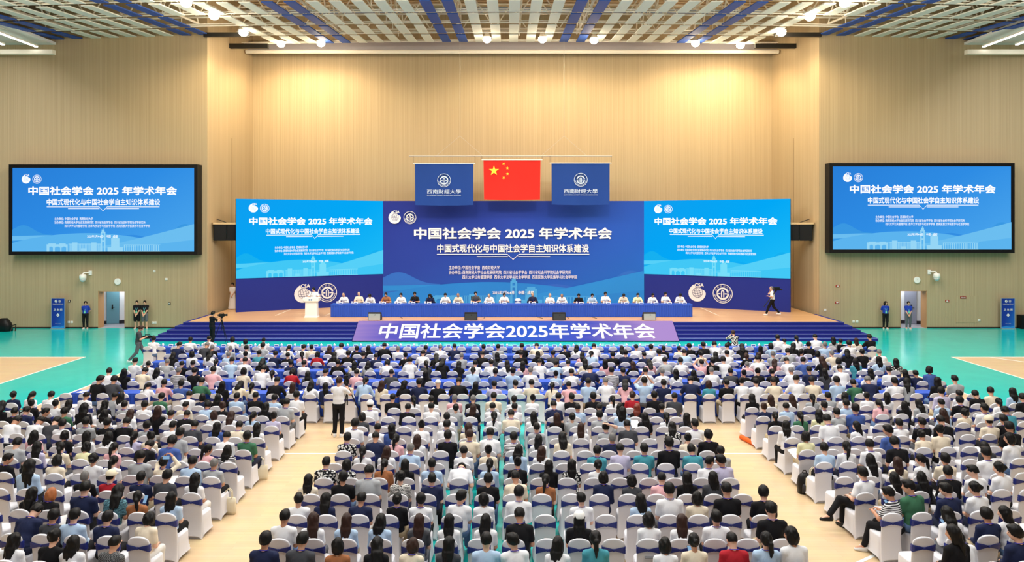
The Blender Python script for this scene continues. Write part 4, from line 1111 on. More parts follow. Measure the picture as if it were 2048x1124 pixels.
# lanyard round the neck, in the frame of the chest at the neck
def lanyard_mesh(front=True):
    b = MB(); pts = []
    for i in range(13):
        t = math.pi * (-.15 + 1.3 * i / 12); pts.append((.068 * math.cos(t), -.002 - .064 * math.sin(t), .012 + .012 * math.sin(t)))
    pts = [(.055, .125, -.16)] + pts + [(-.055, .125, -.16)]; pts = [(.0, .150, -.33)] + pts + [(0, .150, -.33)]
    b.path(pts, [.0075] * len(pts), 5)
    return b
ME_LAN = lanyard_mesh().mesh('lanyard', mat('lanyard_violet', (64, 56, 170), .5))
ME_BADGE = MB().box(-.045, .045, .150, .156, -.45, -.33).mesh('badge', mat('badge_green', (120, 214, 176), .5))

SHIRT = {'W': ((234, 236, 240), 'white'), 'K': ((20, 20, 24), 'black'), 'N': ((32, 40, 72), 'navy'), 'G': ((168, 172, 176), 'grey'), 'D': ((66, 68, 74), 'charcoal'), 'B': ((176, 202, 230), 'pale blue'),
         'T': ((72, 152, 168), 'teal'), 'E': ((62, 112, 84), 'green'), 'P': ((230, 178, 184), 'pink'), 'R': ((168, 32, 44), 'red'), 'C': ((228, 216, 194), 'cream'), 'Y': ((228, 226, 182), 'pale yellow'),
         'O': ((158, 102, 66), 'brown'), 'L': ((192, 188, 216), 'lavender'), 'A': ((70, 96, 164), 'blue')}
def pattern_mat(name, c1, c2, kind, scale):
    m = mat(name, c1, .75, .2); nt, N, L, b = node_setup(m)
    tc = N.new('ShaderNodeTexCoord')
    if kind == 'stripe':
        t = N.new('ShaderNodeTexWave'); t.bands_direction = 'Z'; t.inputs['Scale'].default_value = scale; out = t.outputs['Fac']
    elif kind == 'zig':
        t = N.new('ShaderNodeTexWave'); t.bands_direction = 'Z'; t.inputs['Scale'].default_value = scale; t.inputs['Distortion'].default_value = 5; t.inputs['Detail Scale'].default_value = 4; out = t.outputs['Fac']
    elif kind == 'check':
        t = N.new('ShaderNodeTexChecker'); t.inputs['Scale'].default_value = scale; out = t.outputs['Fac']
    else:
        t = N.new('ShaderNodeTexVoronoi'); t.inputs['Scale'].default_value = scale; out = t.outputs['Distance']
    L.new(tc.outputs['Object'], t.inputs['Vector'])
    r = ramp(nt, [(.44, c1), (.50, c2)]); L.new(out, r.inputs[0]); L.new(r.outputs[0], b.inputs['Base Color'])
    return m
SMAT = {k: mat('top_' + v[1].replace(' ', '_'), v[0], .8, .2) for k, v in SHIRT.items()}
SMAT['s'] = pattern_mat('top_striped', (30, 30, 36), (234, 234, 236), 'stripe', 9); SMAT['f'] = pattern_mat('top_floral', (226, 226, 222), (26, 26, 32), 'cell', 22)
SMAT['z'] = pattern_mat('top_zigzag', (36, 36, 40), (232, 232, 228), 'zig', 12); SMAT['t'] = pattern_mat('top_teal_print', (120, 176, 190), (34, 58, 72), 'zig', 14); SMAT['k'] = pattern_mat('top_dark_check', (40, 42, 46), (120, 122, 124), 'check', 60)
for _m in list(SMAT.values()): folds(_m, 6.5, .022, .7)
SNAME = {k: v[1] for k, v in SHIRT.items()}; SNAME.update(s='striped', f='patterned', z='zigzag', t='teal print', k='checked')
HMAT = {'': mat('hair_black', (15, 13, 13), .5, .25), '%': mat('hair_brown', (52, 32, 26), .5, .25), '!': mat('hair_copper', (166, 98, 54), .42, .4), '^': mat('hair_auburn', (116, 46, 30), .42, .4), 'g': mat('hair_grey', (112, 110, 108), .5, .3)}
for _m in HMAT.values(): folds(_m, 26.0, .006, .8, (1, 1, .15))
CAPM = {'W': mat('cap_white', (238, 238, 236), .7), 'K': MATS['cap_white'], 'R': mat('cap_cream', (226, 216, 190), .7), 'C': MATS['cap_cream']}
TMAT = [mat('trousers_black', (22, 22, 26), .8, .2), mat('trousers_navy', (34, 40, 62), .8, .2), mat('trousers_grey', (96, 98, 104), .8, .2), mat('trousers_khaki', (182, 166, 136), .8, .2), mat('trousers_denim', (96, 124, 164), .8, .2), mat('trousers_white', (222, 220, 216), .8, .2)]
SKINS = [M_SKIN, mat('skin_light', (226, 180, 156), .55, .35), mat('skin_tan', (196, 144, 116), .55, .35)]

POSES = {
    0: dict(lean=4, head=(6, 0, 0)), 1: dict(lean=1, head=(-2, 10, 2)), 2: dict(lean=7, head=(9, -12, -2), side=2), 3: dict(lean=12, head=(18, 4, 0)),
    'd': dict(lean=26, head=(32, 0, 0), wL=(-.1, .34, .66), wR=(.1, .34, .66)), 'l': dict(lean=6, head=(8, 52, 0), twist=10), 'r': dict(lean=6, head=(8, -52, 0), twist=-10),
    'x': dict(lean=48, head=(52, 0, 0), wL=(-.12, .42, .62), wR=(.12, .42, .62)),
    'f': dict(lean=5, head=(4, 6, 0), wL=(-.10, .22, 1.28), wR=(.14, .22, 1.28), pole=(.6, .1, -.7)),
    'a': dict(lean=5, head=(8, 10, 0), wL=(-.10, .25, .66), wR=(.03, -.07, 1.33), poleR=(.9, .1, .2)),
    'q': dict(lean=8, head=(14, 24, 0), twist=22, wL=(-.26, .24, .78), wR=(-.08, .30, .78), legs=dict(kL=A(-.32, .24, .53), kR=A(-.12, .36, .53), aL=A(-.44, .26, .10), aR=A(-.26, .38, .10), tL=A(-.56, .31, .045), tR=A(-.38, .44, .045))),
    'w': dict(lean=4, head=(4, 6, 0), twist=12, wL=(-.22, .18, .70), wR=(0, .28, .70), legs=dict(kL=A(-.24, .32, .53), kR=A(-.34, .28, .60), aL=A(-.26, .34, .10), aR=A(-.62, .20, .30), tL=A(-.28, .47, .045), tR=A(-.74, .22, .24))),
    'desk': dict(P=(0, .02, .56), lean=14, head=(10, 0, 0), wL=(-.14, .40, .79), wR=(.14, .40, .79), pole=(.6, -.4, -.5)),
    'desk2': dict(P=(0, .02, .56), lean=7, head=(4, 14, 0), wL=(-.16, .38, .79), wR=(.10, .40, .79), pole=(.6, -.4, -.5)),
    'desk3': dict(P=(0, .02, .56), lean=20, head=(24, -6, 0), wL=(-.12, .42, .79), wR=(.12, .42, .79), pole=(.6, -.4, -.5)),
    'deskr': dict(P=(0, .02, .56), lean=12, head=(10, -50, 0), wL=(-.14, .40, .79), wR=(.14, .40, .79), pole=(.6, -.4, -.5)),
    'stand': dict(P=(0, 0, .93), lean=0, head=(6, 0, 0), wL=(-.03, .17, .88), wR=(.05, .19, .86), legs=STAND_LEGS, pole=(.6, -.6, -.1)),
    'standb': dict(P=(0, 0, .93), lean=0, head=(2, 26, 0), wL=(-.08, -.16, .90), wR=(.06, -.18, .92), legs=STAND_LEGS, pole=(.8, -.2, 0)),
    'podium': dict(P=(0, 0, .93), lean=4, head=(12, -16, 0), wL=(-.20, .30, 1.12), wR=(.20, .30, 1.12), legs=STAND_LEGS, pole=(.6, -.6, -.3)),
    'walk': dict(P=(0, 0, .90), lean=4, head=(22, 0, 0), wL=(-.05, .32, 1.12), wR=(.08, .30, 1.14), legs=WALK_LEGS, pole=(.5, -.6, -.5)),
    'film': dict(P=(0, 0, .93), lean=3, head=(4, -6, 0), wL=(-.10, .38, 1.38), wR=(.16, .36, 1.30), legs=STAND_LEGS, pole=(.7, -.2, -.8)),
    'carry': dict(P=(0, 0, .90), lean=3, head=(6, 0, 0), wL=(-.16, .22, 1.12), wR=(.16, .12, 1.36), legs=WALK_LEGS, pole=(.6, -.3, -.7)),
    'crouch': dict(P=(0, -.05, .42), lean=18, head=(0, 0, 0), wL=(-.08, .28, .92), wR=(.08, .28, .92), legs=dict(kL=A(-.16, .34, .52), kR=A(.16, .30, .42), aL=A(-.14, .16, .10), aR=A(.14, -.05, .12), tL=A(-.15, .30, .05), tR=A(.15, .10, .04)), pole=(.7, -.1, -.7)),
}
_J, _BM = {}, {}
def J_of(p):
    if p not in _J: _J[p] = figure(**POSES[p])
    return _J[p]
def pose_mesh(p, part):
    key = (p, part)
    if key in _BM: return _BM[key]
    J = J_of(p)
    if part == 'body':
        V, Q = surface(body_prims(J), .0165); me = quads_mesh('person', V, Q, [M_SKIN, M_EYE, M_LIP], details(J))
    elif part == 'shirt': V, Q = surface(shirt_prims(J), .019); me = quads_mesh('shirt', V, Q, [M_WHITE])
    elif part == 'shirtl': V, Q = surface(shirt_prims(J, True), .019); me = quads_mesh('shirt', V, Q, [M_WHITE])
    elif part == 'shorts': V, Q = surface(trouser_prims(J, .4), .020); me = quads_mesh('shorts', V, Q, [M_WHITE])
    else: V, Q = surface(trouser_prims(J), .020); me = quads_mesh('trousers', V, Q, [M_WHITE])
    _BM[key] = me; return me
def person(loc, rz, pose, hair, top, label, group=None, scale=1.0, wide=1.0, long=None, trousers=None, hcol='', lan=False, shoes=None, shorts=False, skin=None, badge=False):
    J = J_of(pose)
    o = link('person', pose_mesh(pose, 'body'), None, loc, (0, 0, rz), (scale * wide, scale * wide ** .5, scale))
    tag(o, label, 'person', group)
    if skin is not None: omat(o, skin)
    omat(link('shirt', pose_mesh(pose, 'shirtl' if long else 'shirt'), o), SMAT[top] if isinstance(top, str) else top)
    omat(link('shorts' if shorts else 'trousers', pose_mesh(pose, 'shorts' if shorts else 'trousers'), o), trousers or TMAT[0])
    M = mat44(J['RH'], J['Hc'])
    if hair == 'c':
        h = link('cap', hair_obj_mesh('c'), o); h.matrix_local = M @ Matrix.Diagonal((1.12, 1.10, 1.16, 1)); omat(h, CAPM.get(top, MATS['cap_white']) if isinstance(top, str) else MATS['cap_white'])
        h = link('hair', hair_obj_mesh('g' if top != 'K' else 'l'), o); h.matrix_local = M @ Matrix.Diagonal((.95, .95, .95, 1)); omat(h, HMAT[''])
    else:
        h = link('hair', hair_obj_mesh(hair, rnd.randrange(3)), o); h.matrix_local = M @ Matrix.Diagonal((rnd.uniform(.98, 1.06), 1, rnd.uniform(.95, 1.05), 1)); omat(h, HMAT['g'] if hair == 'g' else HMAT[hcol])
    if lan or badge:
        l = link('lanyard', ME_LAN, o); l.matrix_local = mat44(J['T'], J['neck'])
        if badge:
            omat(l, mat('lanyard_aqua', (120, 200, 214), .5)); bd = link('badge', ME_BADGE, o); bd.matrix_local = mat44(J['T'], J['neck'])
    if shoes is not None:
        for s in 'LR':
            a, t_ = J['a' + s], J['t' + s]; d = t_ - a
            sh = link('shoe', ME_SHOE, o, (a[0], a[1], max(0.0, min(a[2] - .09, .3))), (0, 0, math.atan2(-d[0], d[1]))); omat(sh, shoes)
    return o

# ================================================================== AUDIENCE
ROWZ = [31.0, 29.2, 27.55, 25.9, 24.15, 22.4, 20.7, 19.75, 18.8, 17.75, 16.8, 15.92, 15.0, 14.1, 13.1, 12.1, 11.15]
def rowz(r, X):
    ax = abs(X - .35)
    return ROWZ[r] + (.06 * max(0, ax - 5.5) if r >= 6 else .012 * max(0, ax - 5))
def seats(r):
    if r == 0: return [('F', i, -15.9 + .6 * i) for i in range(54)]
    if r < 6: return [('F', i, -14.1 + .6 * i) for i in range(49)]
    return [('L', i, -6.35 - .573 * i) for i in range(16)] + [('C', i, -3.95 + .573 * i) for i in range(16)] + [('R', i, 7.08 + .573 * i) for i in range(16)]
# row | seat, sideways shift in cm, head height in cm, hair + top + pose
PEOPLE = '''1|F0,12,122,sW F3,-6,118,sW F4,15,123,sW F6,-3,118,oW F7,1,107,oG F8,20,115,sW F46,20,126,sW F47,-14,100,sW F48,-18,123,pW F49,6,128,sW F50,20,120,lG F51,-10,102,sK F52,-1,116,lC% F53,7,129,sK
2|F0,20,124,sN F2,17,121,gD F3,-11,116,gK F4,5,108,gG F5,11,114,sW F6,20,125,sG F8,0,109,pW F9,6,115,sW F10,-15,118,sC F11,-1,110,lK% F12,-15,120,sW F13,-7,111,sK F14,-20,108,lK F15,-14,122,sK F16,-15,113,gW F18,-20,116,sN F19,-20,116,gW F20,-20,120,sN F22,-20,120,sN F23,-20,120,sG F24,20,122,sK F25,20,119,sC F27,20,114,sK F28,6,114,lW F29,20,117,sW F31,15,110,lW F32,14,119,sW F33,15,120,sW F34,7,114,sK F35,13,111,sC F36,-2,121,sK F37,-2,126,sK F38,-12,124,sW F39,-20,119,sW F40,-18,116,lK F41,-9,108,lN F42,-20,122,oB F43,13,122,lK F44,20,125,bK F45,20,129,gB F47,9,131,sW
3|F1,18,112,lK F3,-20,120,oW F4,-20,113,lW F5,-2,116,gB F6,7,117,bP F7,1,122,sT F8,4,119,sN F9,-2,116,sK F10,-6,119,pP F11,-10,115,oR F12,-3,114,lK F13,-7,121,sK F14,-5,118,sN F15,-16,111,sN F17,-20,114,bK F18,-14,121,sW F19,-20,107,lK F20,20,114,gG F22,-20,117,sK F23,-20,114,lD F24,14,120,sK F25,20,117,lK F26,19,123,sD F28,14,114,lP F29,-9,116,pB F30,14,117,sK F31,3,123,sN F32,19,116,sN F33,18,126,sW F35,0,123,sB F36,2,120,bC F37,2,114,lK F38,-15,122,sW F39,6,105,oK% F40,-14,116,lC% F41,-17,120,gG F42,-11,126,sG F43,-20,124,pL F44,-20,120,oW F45,-20,120,gC F46,-16,123,lK F47,-20,125,bK F48,-9,122,gW
4|F0,20,123,sW F1,12,112,sW F2,15,117,gG F3,14,111,sK F4,-2,116,sN F5,15,116,pW F6,15,122,sB F7,3,122,sW F8,10,117,lK F10,1,118,sN F11,-12,116,sW F13,-8,118,sK F14,-7,112,lC F15,-17,110,lG F16,-7,114,oW F17,20,123,sW F18,20,114,pD F19,20,118,lK F20,20,110,lK F21,20,113,sW F22,20,118,sW F23,20,113,lW F24,17,113,lP F25,20,118,sW F26,20,113,sB F27,5,115,sW F28,9,118,lC F29,20,121,lP F31,6,107,lK% F32,9,115,lP F33,8,123,sG F34,4,122,sW F35,18,119,sPf F36,-3,126,sK F37,-16,125,sW F38,6,112,gP F39,-10,129,sW F40,-7,117,lP% F41,-16,119,sW F42,-20,123,sA F43,-7,125,lK% F44,-11,122,oW F45,-11,122,lT F46,19,126,lB F47,20,121,lf
5|F0,16,117,sW F1,18,120,lK F2,12,117,sC F3,10,121,lW F4,20,123,gs F5,20,123,sK F6,20,123,sP F8,8,121,oC F9,8,125,sW F10,-10,115,pW F11,-6,115,oR F12,-7,109,lD F13,-10,117,sW F15,-20,117,sP F17,-20,117,sD F19,-20,117,lK F21,20,120,pB F23,-20,123,sA F24,-20,126,sB F25,-20,125,gW F26,8,114,bB F27,4,117,sW F28,7,125,sN F29,20,126,ss F30,1,122,sN F31,19,121,sW F32,16,121,gW F33,2,119,lW F34,2,117,lK F35,8,122,gW F36,14,118,sD F37,-3,116,bK F38,-12,119,bK F39,-20,116,bK F40,-13,121,gW F41,-17,127,sN F42,-20,118,lD F43,-20,128,sW F44,20,118,lW F45,20,125,sW F46,20,115,lN F47,-2,101,sN F48,-20,127,oA
6|F1,20,128,sK F2,8,127,sD F4,-1,103,pW F5,-4,119,sP F6,-3,120,sA F7,-7,122,sE F8,10,117,lK F9,-4,111,lC F10,-15,106,pC F11,-4,125,sK F12,-4,113,lW% F13,-11,114,lW F14,-20,111,lN F15,-12,126,pC F16,-20,123,pB F17,-20,119,lC% F18,-11,116,lK F19,-20,123,sN F20,-20,118,cK F21,-16,121,sK F22,-20,116,lK F23,-20,116,sL F24,-13,121,sW F25,-20,120,sC F26,-15,105,pC F27,-20,112,sP F28,-20,126,sB F29,-20,125,gW F30,-20,116,lP F31,-20,129,sBf F32,-20,123,sN F33,10,129,sN F34,6,119,oT% F35,1,123,sK F36,-6,123,bW F37,-20,123,sW F38,-20,123,sC F39,-9,131,sW F40,-15,125,sC F41,-2,129,sB F42,2,117,sE F43,-11,124,gN F44,8,124,sW F45,-9,121,lG F46,19,128,lK F47,19,132,sG
7|C1,-9,117,sK C2,-5,113,pW C3,-9,112,sW C4,2,116,gP C5,-3,113,gK C6,1,120,sC C7,6,113,sW C8,2,114,bW C9,20,119,sW C10,4,120,sK C11,10,122,sK C12,11,112,pW C13,10,123,bR% C14,20,124,sK C15,20,119,sD L0,1,123,sW L1,-8,113,sB L2,-8,119,sK L3,-8,116,sB L4,-8,102,lK L5,1,108,oN L6,11,116,sW L7,-15,108,sE L9,-20,102,lW L10,11,108,sG L11,-20,109,sW L13,-16,110,sW L14,-20,109,pW L15,-12,112,bN R0,10,114,lK R1,8,113,lC% R2,17,106,lW% R3,20,114,pG R4,13,117,sG R5,5,117,oW R6,17,114,bW R7,20,115,lW R10,20,126,sL R11,20,117,sW R12,20,113,sK R13,5,123,sC R14,17,120,lB
8|C0,0,119,cW C2,-11,107,sK C3,1,115,sW C4,13,102,bG C5,5,104,lK% C6,2,115,sW C7,5,113,sW C9,5,117,sN C10,13,111,sB C11,16,107,sW C12,18,113,lB C13,9,107,lK^ C14,20,107,sN L0,-3,123,sG L1,-4,108,lK L3,-12,108,bK% L4,-3,111,sB L5,-10,109,sC L7,-12,104,sW L8,-12,108,sG L9,-18,103,lK L11,-12,105,lW L12,11,112,bW L13,-4,101,bK R0,12,111,bN% R1,19,111,sB R3,13,115,sW R4,20,120,sB R6,10,114,pP R7,20,113,lK R8,15,112,lG R9,18,116,sB R10,16,122,sK R12,20,115,pW R14,-20,126,sK
9|C0,-5,110,oD C4,-4,113,sW C6,8,116,pW C7,-3,116,sC C8,0,114,lW C9,5,106,lK% C10,-11,104,bG C11,6,117,sG C12,9,128,lB C13,13,104,lK C14,14,106,pW C15,9,106,lD L0,-3,110,bL L1,-5,111,pB L2,-10,106,lW% L3,3,107,oW% L4,-20,110,sK L5,-7,106,sW L6,20,123,lK% L7,-6,108,lW% L8,-17,105,lW L9,-18,127,lK L10,-17,115,sE L11,-18,106,sKr L12,-20,113,sN L13,11,110,sK L14,20,125,lK R0,8,108,pK R1,20,103,pE R2,15,116,lY R3,8,119,sG R4,0,130,sA R8,20,114,lB% R9,20,114,bC R10,20,126,sW R12,-20,113,sT
10|C0,-3,122,sW C1,-2,107,sW C2,-20,102,lA C3,-3,115,bW C4,2,119,sW C5,1,113,lC% C8,4,115,sG C10,2,113,lW% C11,9,113,sGa C12,8,117,sD C14,7,113,lf C15,4,124,sW L0,-11,107,lW L1,-5,112,sC L2,-1,112,lA L3,-8,112,sD L4,-7,106,sW L5,-12,110,sG L6,-18,116,sK L7,-6,117,sK L8,-3,120,sG L9,-12,111,sW L10,11,112,sDd L11,20,113,sWd L12,12,114,sWd R0,-4,116,lW R2,-3,127,sW R3,13,110,lWl R5,9,117,sW R6,9,120,sK R7,13,119,sK R9,20,119,cC R10,4,122,sK
11|C0,3,116,sf C1,13,115,sN C2,3,110,pP C3,0,105,lW% C4,16,121,sK C5,11,123,sC% C6,2,123,sW C7,1,116,ss C8,5,114,lW C9,7,114,lC C11,10,117,gN C14,20,114,bC C15,12,124,sK L0,1,119,sE L1,1,113,sW L3,-2,121,sG L4,-15,109,bC L5,4,112,pL L6,-3,105,lW L7,0,110,lW L8,-1,105,oK L9,-18,102,lP R0,7,117,oY R4,-10,127,sAl R5,17,112,bC R6,1,125,bC R9,7,131,sK
12|C1,2,112,pW C2,-1,107,lW% C3,-7,117,gB C5,3,109,sW C6,2,114,bC C7,11,114,lB C8,9,107,lW% C10,19,110,sT C11,15,116,sL C12,13,119,sT C13,12,132,sK C14,11,112,sT C15,17,112,sG L0,-13,103,ls L1,-5,110,pPr L3,19,125,sA L4,11,114,sKd L5,-1,111,pP L6,-11,103,oY L7,-7,111,pC L8,-10,104,lL L9,-9,115,sG R0,13,115,sB R1,6,120,pW R2,7,121,sW R3,16,123,sK R7,3,109,lD R8,4,130,oWl
13|C0,-4,115,sf C1,-14,109,of C2,8,107,pO C3,-3,104,lK C4,-2,115,sB C5,0,102,sWx C6,6,107,pB C7,9,115,bK C8,20,105,lK C9,12,110,lf C10,11,110,bW C14,20,118,sWr C15,-6,121,sLl L0,-6,112,gG L1,-1,114,sB L2,-4,109,bCf L3,2,125,sG L4,-6,108,pW L5,12,118,bW L6,-19,107,oC L8,-18,113,sKr R1,17,118,lW R2,20,112,lC% R3,19,117,pWl R4,11,119,sC R6,-6,129,sW
14|C0,-14,104,lC C1,0,119,sK C2,-8,125,sG C3,2,120,bz C4,8,115,sN C6,7,113,sK C7,6,114,sC C8,9,107,pO C10,10,116,oN C11,11,113,oD C12,14,114,sP C13,9,117,lK C14,3,119,lD L0,-7,109,lW L1,-13,115,sD L2,-4,114,sN L3,-13,106,cR L4,-8,111,gK L6,-15,131,lB R0,13,123,sWw R1,20,110,lW R2,20,105,lK R3,20,120,sK R4,20,122,sWl R5,19,126,bWl
15|C0,-3,111,sW C1,-13,108,lN C2,-3,111,sN C3,11,108,bK C4,-2,110,sW C5,13,115,sWr C6,2,109,oW C7,9,122,sW C9,14,111,sW C11,10,105,lB C12,8,129,sW C13,2,116,oC C14,2,130,sK C15,13,122,sK L0,-6,107,lB L1,-14,111,pO L2,-4,118,lt L3,-6,126,sN L4,-20,104,oK! L5,-1,101,lK R0,20,118,ssq R1,-1,130,sEl R2,14,123,sNl R3,13,125,bWl
16|C0,1,119,sW C1,-6,115,lW% C2,-5,113,lB% C3,-5,108,lB C4,7,110,lD% C5,2,100,lW C6,9,110,lW C7,11,118,sK C9,0,115,cK C11,7,115,oW C12,7,108,lW% C13,9,120,sW C15,-8,132,sK L0,-5,108,oC L1,-17,113,sN L2,-20,116,sB L3,-2,114,sD L4,1,116,sNd R1,13,116,lW R2,20,117,sN R3,0,118,lWl
17|C0,0,121,sN C1,-1,119,sD C2,3,112,oO C3,7,109,lK C4,6,110,oC% C5,8,113,lD C6,13,120,sB C7,2,119,sWl C8,12,113,lW C9,17,123,pT C11,14,104,oW C12,4,119,bC C13,12,116,sR C14,4,124,pB C15,-7,128,oWl L0,-12,108,sk L1,-18,110,lW L2,1,118,bK L3,-9,111,lW R0,16,128,lKl R1,-19,118,oWd R2,8,125,sNl'''
OCC = {}
for line in PEOPLE.split('\n'):
    r, rest = line.split('|')
    for tk in rest.split():
        a, dx, hh, c = tk.split(',')
        OCC[(int(r) - 1, a[0], int(a[1:]))] = (int(dx) / 100, int(hh) / 100, c)
BLK = {'L': 'left block', 'C': 'centre block', 'R': 'right block'}
def where(r, bl, i):
    row = ORD[16 - r] + ' row from bottom' if r < 16 else 'bottom row'
    return '%s, %s, %s from %s' % (BLK[bl], row, ORD[i], 'left aisle' if bl == 'C' else 'aisle')
HADJ = {'s': 'short-haired', 'l': 'long-haired', 'p': 'ponytailed', 'b': 'bun-haired', 'o': 'bob-haired', 'g': 'thin-haired', 'c': 'capped'}
IND_P = 7          # rows from here on are single people
IND_C = 8          # and single chairs
crowd = []         # (matrix, pose, hair, top, hair colour, trousers)
far_chairs = []
def in_view(x, y, z):
    px = CX + F * x / y; py = HY - F * (z - HCAM) / y
    return -45 < px < 2093 and py < 1180
def person_spec(r, c):
    hair, top, ex = c[0], c[1], c[2:]
    hc = ''.join(q for q in ex if q in '%!^'); ps = [q for q in ex if q in 'dlrxfaqw']
    return hair, top, hc, (ps[0] if ps else None)
for r in range(17):
    for bl, i, X in seats(r):
        y = rowz(r, X) + .27
        oc = OCC.get((r, bl, i))
        z = rowz(r, X)
        if not oc and not in_view(X, z, .93): continue
        if not oc and r == 16: continue
        jx = rnd.uniform(-.015, .015); jr = math.radians(rnd.uniform(-2.5, 2.5))
        if bl == 'L': jr -= math.radians(2.5)
        if bl == 'R': jr += math.radians(2.5)
        if r >= IND_C:
            ch = empty('banquet_chair', (X + jx, y, 0), jr)
            tag(ch, '%s white chair, navy sash, %s' % ('occupied' if oc else 'empty', where(r, bl, i)), 'chair', 'white covered chairs')
            link('cover', ME_CHAIR, ch); link('sash', ME_SASH, ch)
        else: far_chairs.append((X + jx, y, jr))
        if oc:
            dx, hh, c = oc; hair, top, hc, ps = person_spec(r, c)
            if ps is None:
                ps = rnd.choices([0, 1, 2, 3], [4, 3, 3, 2])[0] if r >= 6 else rnd.choices(['desk', 'desk2', 'desk3', 'deskr', 0, 1], [4, 4, 2, 1, 2, 2])[0]
            J = J_of(ps); sc = max(.92, min(1.09, hh / J['Hc'][2])) if ps not in ('d', 'x') else 1.0
            wide = .94 if hair in 'lpbo' else 1.04
            tr = rnd.choices(TMAT, [6, 3, 2, 2, 2, 1])[0]
            if ps in ('q', 'w'): tr = TMAT[0]
            lg = rnd.random() < (.35 if top in 'WBCGKND' else .2)
            if r >= IND_P:
                col = {'%': 'brown ', '!': 'copper ', '^': 'auburn '}.get(hc, '')
                adj = HADJ[hair] if not col else (col.strip() + '-haired')
                lab = '%s person in %s top, %s' % (adj, SNAME[top], where(r, bl, i))
                aisle = (bl in 'LR' and i == 0) or (bl == 'C' and i in (0, 15))
                person((X + dx, y, 0), jr + math.radians(rnd.uniform(-4, 4)), ps, hair, top, lab, 'seated audience', sc, wide, lg, tr, hc, lan=(hair in 'sg' and rnd.random() < .7) or rnd.random() < .2,
                       shoes=(M_SHOEW if ps == 'q' else M_SHOEK if ps == 'w' else rnd.choice([M_SHOEW, M_SHOEK])) if aisle or ps in ('q', 'w') else None, skin=rnd.choice(SKINS))
            else: crowd.append((X + dx, y, jr + math.radians(rnd.uniform(-6, 6)), sc, wide, ps, hair, top, hc, TMAT.index(tr), lg))
# ---- far audience and far chairs, each one object
class Heap:
    def __init__(s): s.V = []; s.Q = []; s.M = []; s.n = 0; s.mats = []; s.mi = {}
    def slot(s, m):
        if m.name not in s.mi: s.mi[m.name] = len(s.mats); s.mats.append(m)
        return s.mi[m.name]
    def add(s, V, Q, R, p, m):
        s.V.append(V @ R.T + p); s.Q.append(Q + s.n); s.M.append(np.full(len(Q), s.slot(m), np.int32)); s.n += len(V)
    def build(s, name):
        V = np.concatenate(s.V).astype(np.float32); Q = np.concatenate(s.Q).astype(np.int32); M = np.concatenate(s.M)
        me = bpy.data.meshes.new(name); me.vertices.add(len(V)); me.vertices.foreach_set('co', V.ravel())
        me.loops.add(Q.size); me.loops.foreach_set('vertex_index', Q.ravel()); me.polygons.add(len(Q))
        me.polygons.foreach_set('loop_start', np.arange(0, Q.size, 4, dtype=np.int32)); me.polygons.foreach_set('loop_total', np.full(len(Q), 4, np.int32))
        for m in s.mats: me.materials.append(m)
        me.polygons.foreach_set('material_index', M); me.polygons.foreach_set('use_smooth', np.ones(len(Q), bool)); me.update(); me.validate()
        return link(name, me)
_LOD = {}
def lod(ps, part):
    if (ps, part) not in _LOD:
        J = J_of(ps)
        if part == 'skin': _LOD[(ps, part)] = surface(body_prims(J, False, False), .026)
        elif part == 'S': _LOD[(ps, part)] = surface(shirt_prims(J), .034)
        elif part == 'L': _LOD[(ps, part)] = surface(shirt_prims(J, True), .033)
        else: _LOD[(ps, part)] = surface(trouser_prims(J), .055)
    return _LOD[(ps, part)]
hp = Heap()
for X, y, jr, sc, wide, ps, hair, top, hc, ti, lg in crowd:
    J = J_of(ps); R = Rz(math.degrees(jr)) @ np.diag([sc * wide, sc * wide ** .5, sc]); p = A(X, y, 0)
    hp.add(*lod(ps, 'skin'), R, p, SKINS[int(abs(X * 7)) % 3])
    hp.add(*lod(ps, 'L' if lg else 'S'), R, p, SMAT[top]); hp.add(*lod(ps, 'T'), R, p, TMAT[ti])
    V, Q = hair_mesh(hair, .021 if hair != 'c' else .0185, int(abs(X * 13)) % 3 if hair != 'c' else 0); V = V @ J['RH'].T + J['Hc']
    hp.add(V, Q, R, p, CAPM.get(top, MATS['cap_white']) if hair == 'c' else (HMAT['g'] if hair == 'g' else HMAT[hc]))
o = hp.build('crowd'); tag(o, 'audience seated in the far rows at the blue tables before the stage', 'crowd', None, 'stuff')
cb_ = chair_cover(16); sb_ = chair_sash(7)
def quadarr(b):
    q = []
    for f in b.f:
        if len(f) == 4: q.append(f)
        elif len(f) > 4:
            for i in range(1, len(f) - 2, 2): q.append((f[0], f[i], f[i + 1], f[i + 2]))
    return np.array(b.v), np.array(q, int)
cv, cq = quadarr(cb_); sv, sq = quadarr(sb_)
hc_ = Heap()
for X, y, jr in far_chairs:
    R = Rz(math.degrees(jr)); p = A(X, y, 0); hc_.add(cv, cq, R, p, M_CHAIR); hc_.add(sv, sq, R, p, M_SASH)
o = hc_.build('chair_rows'); tag(o, 'far rows of white covered chairs with navy sashes', 'chairs', None, 'stuff')
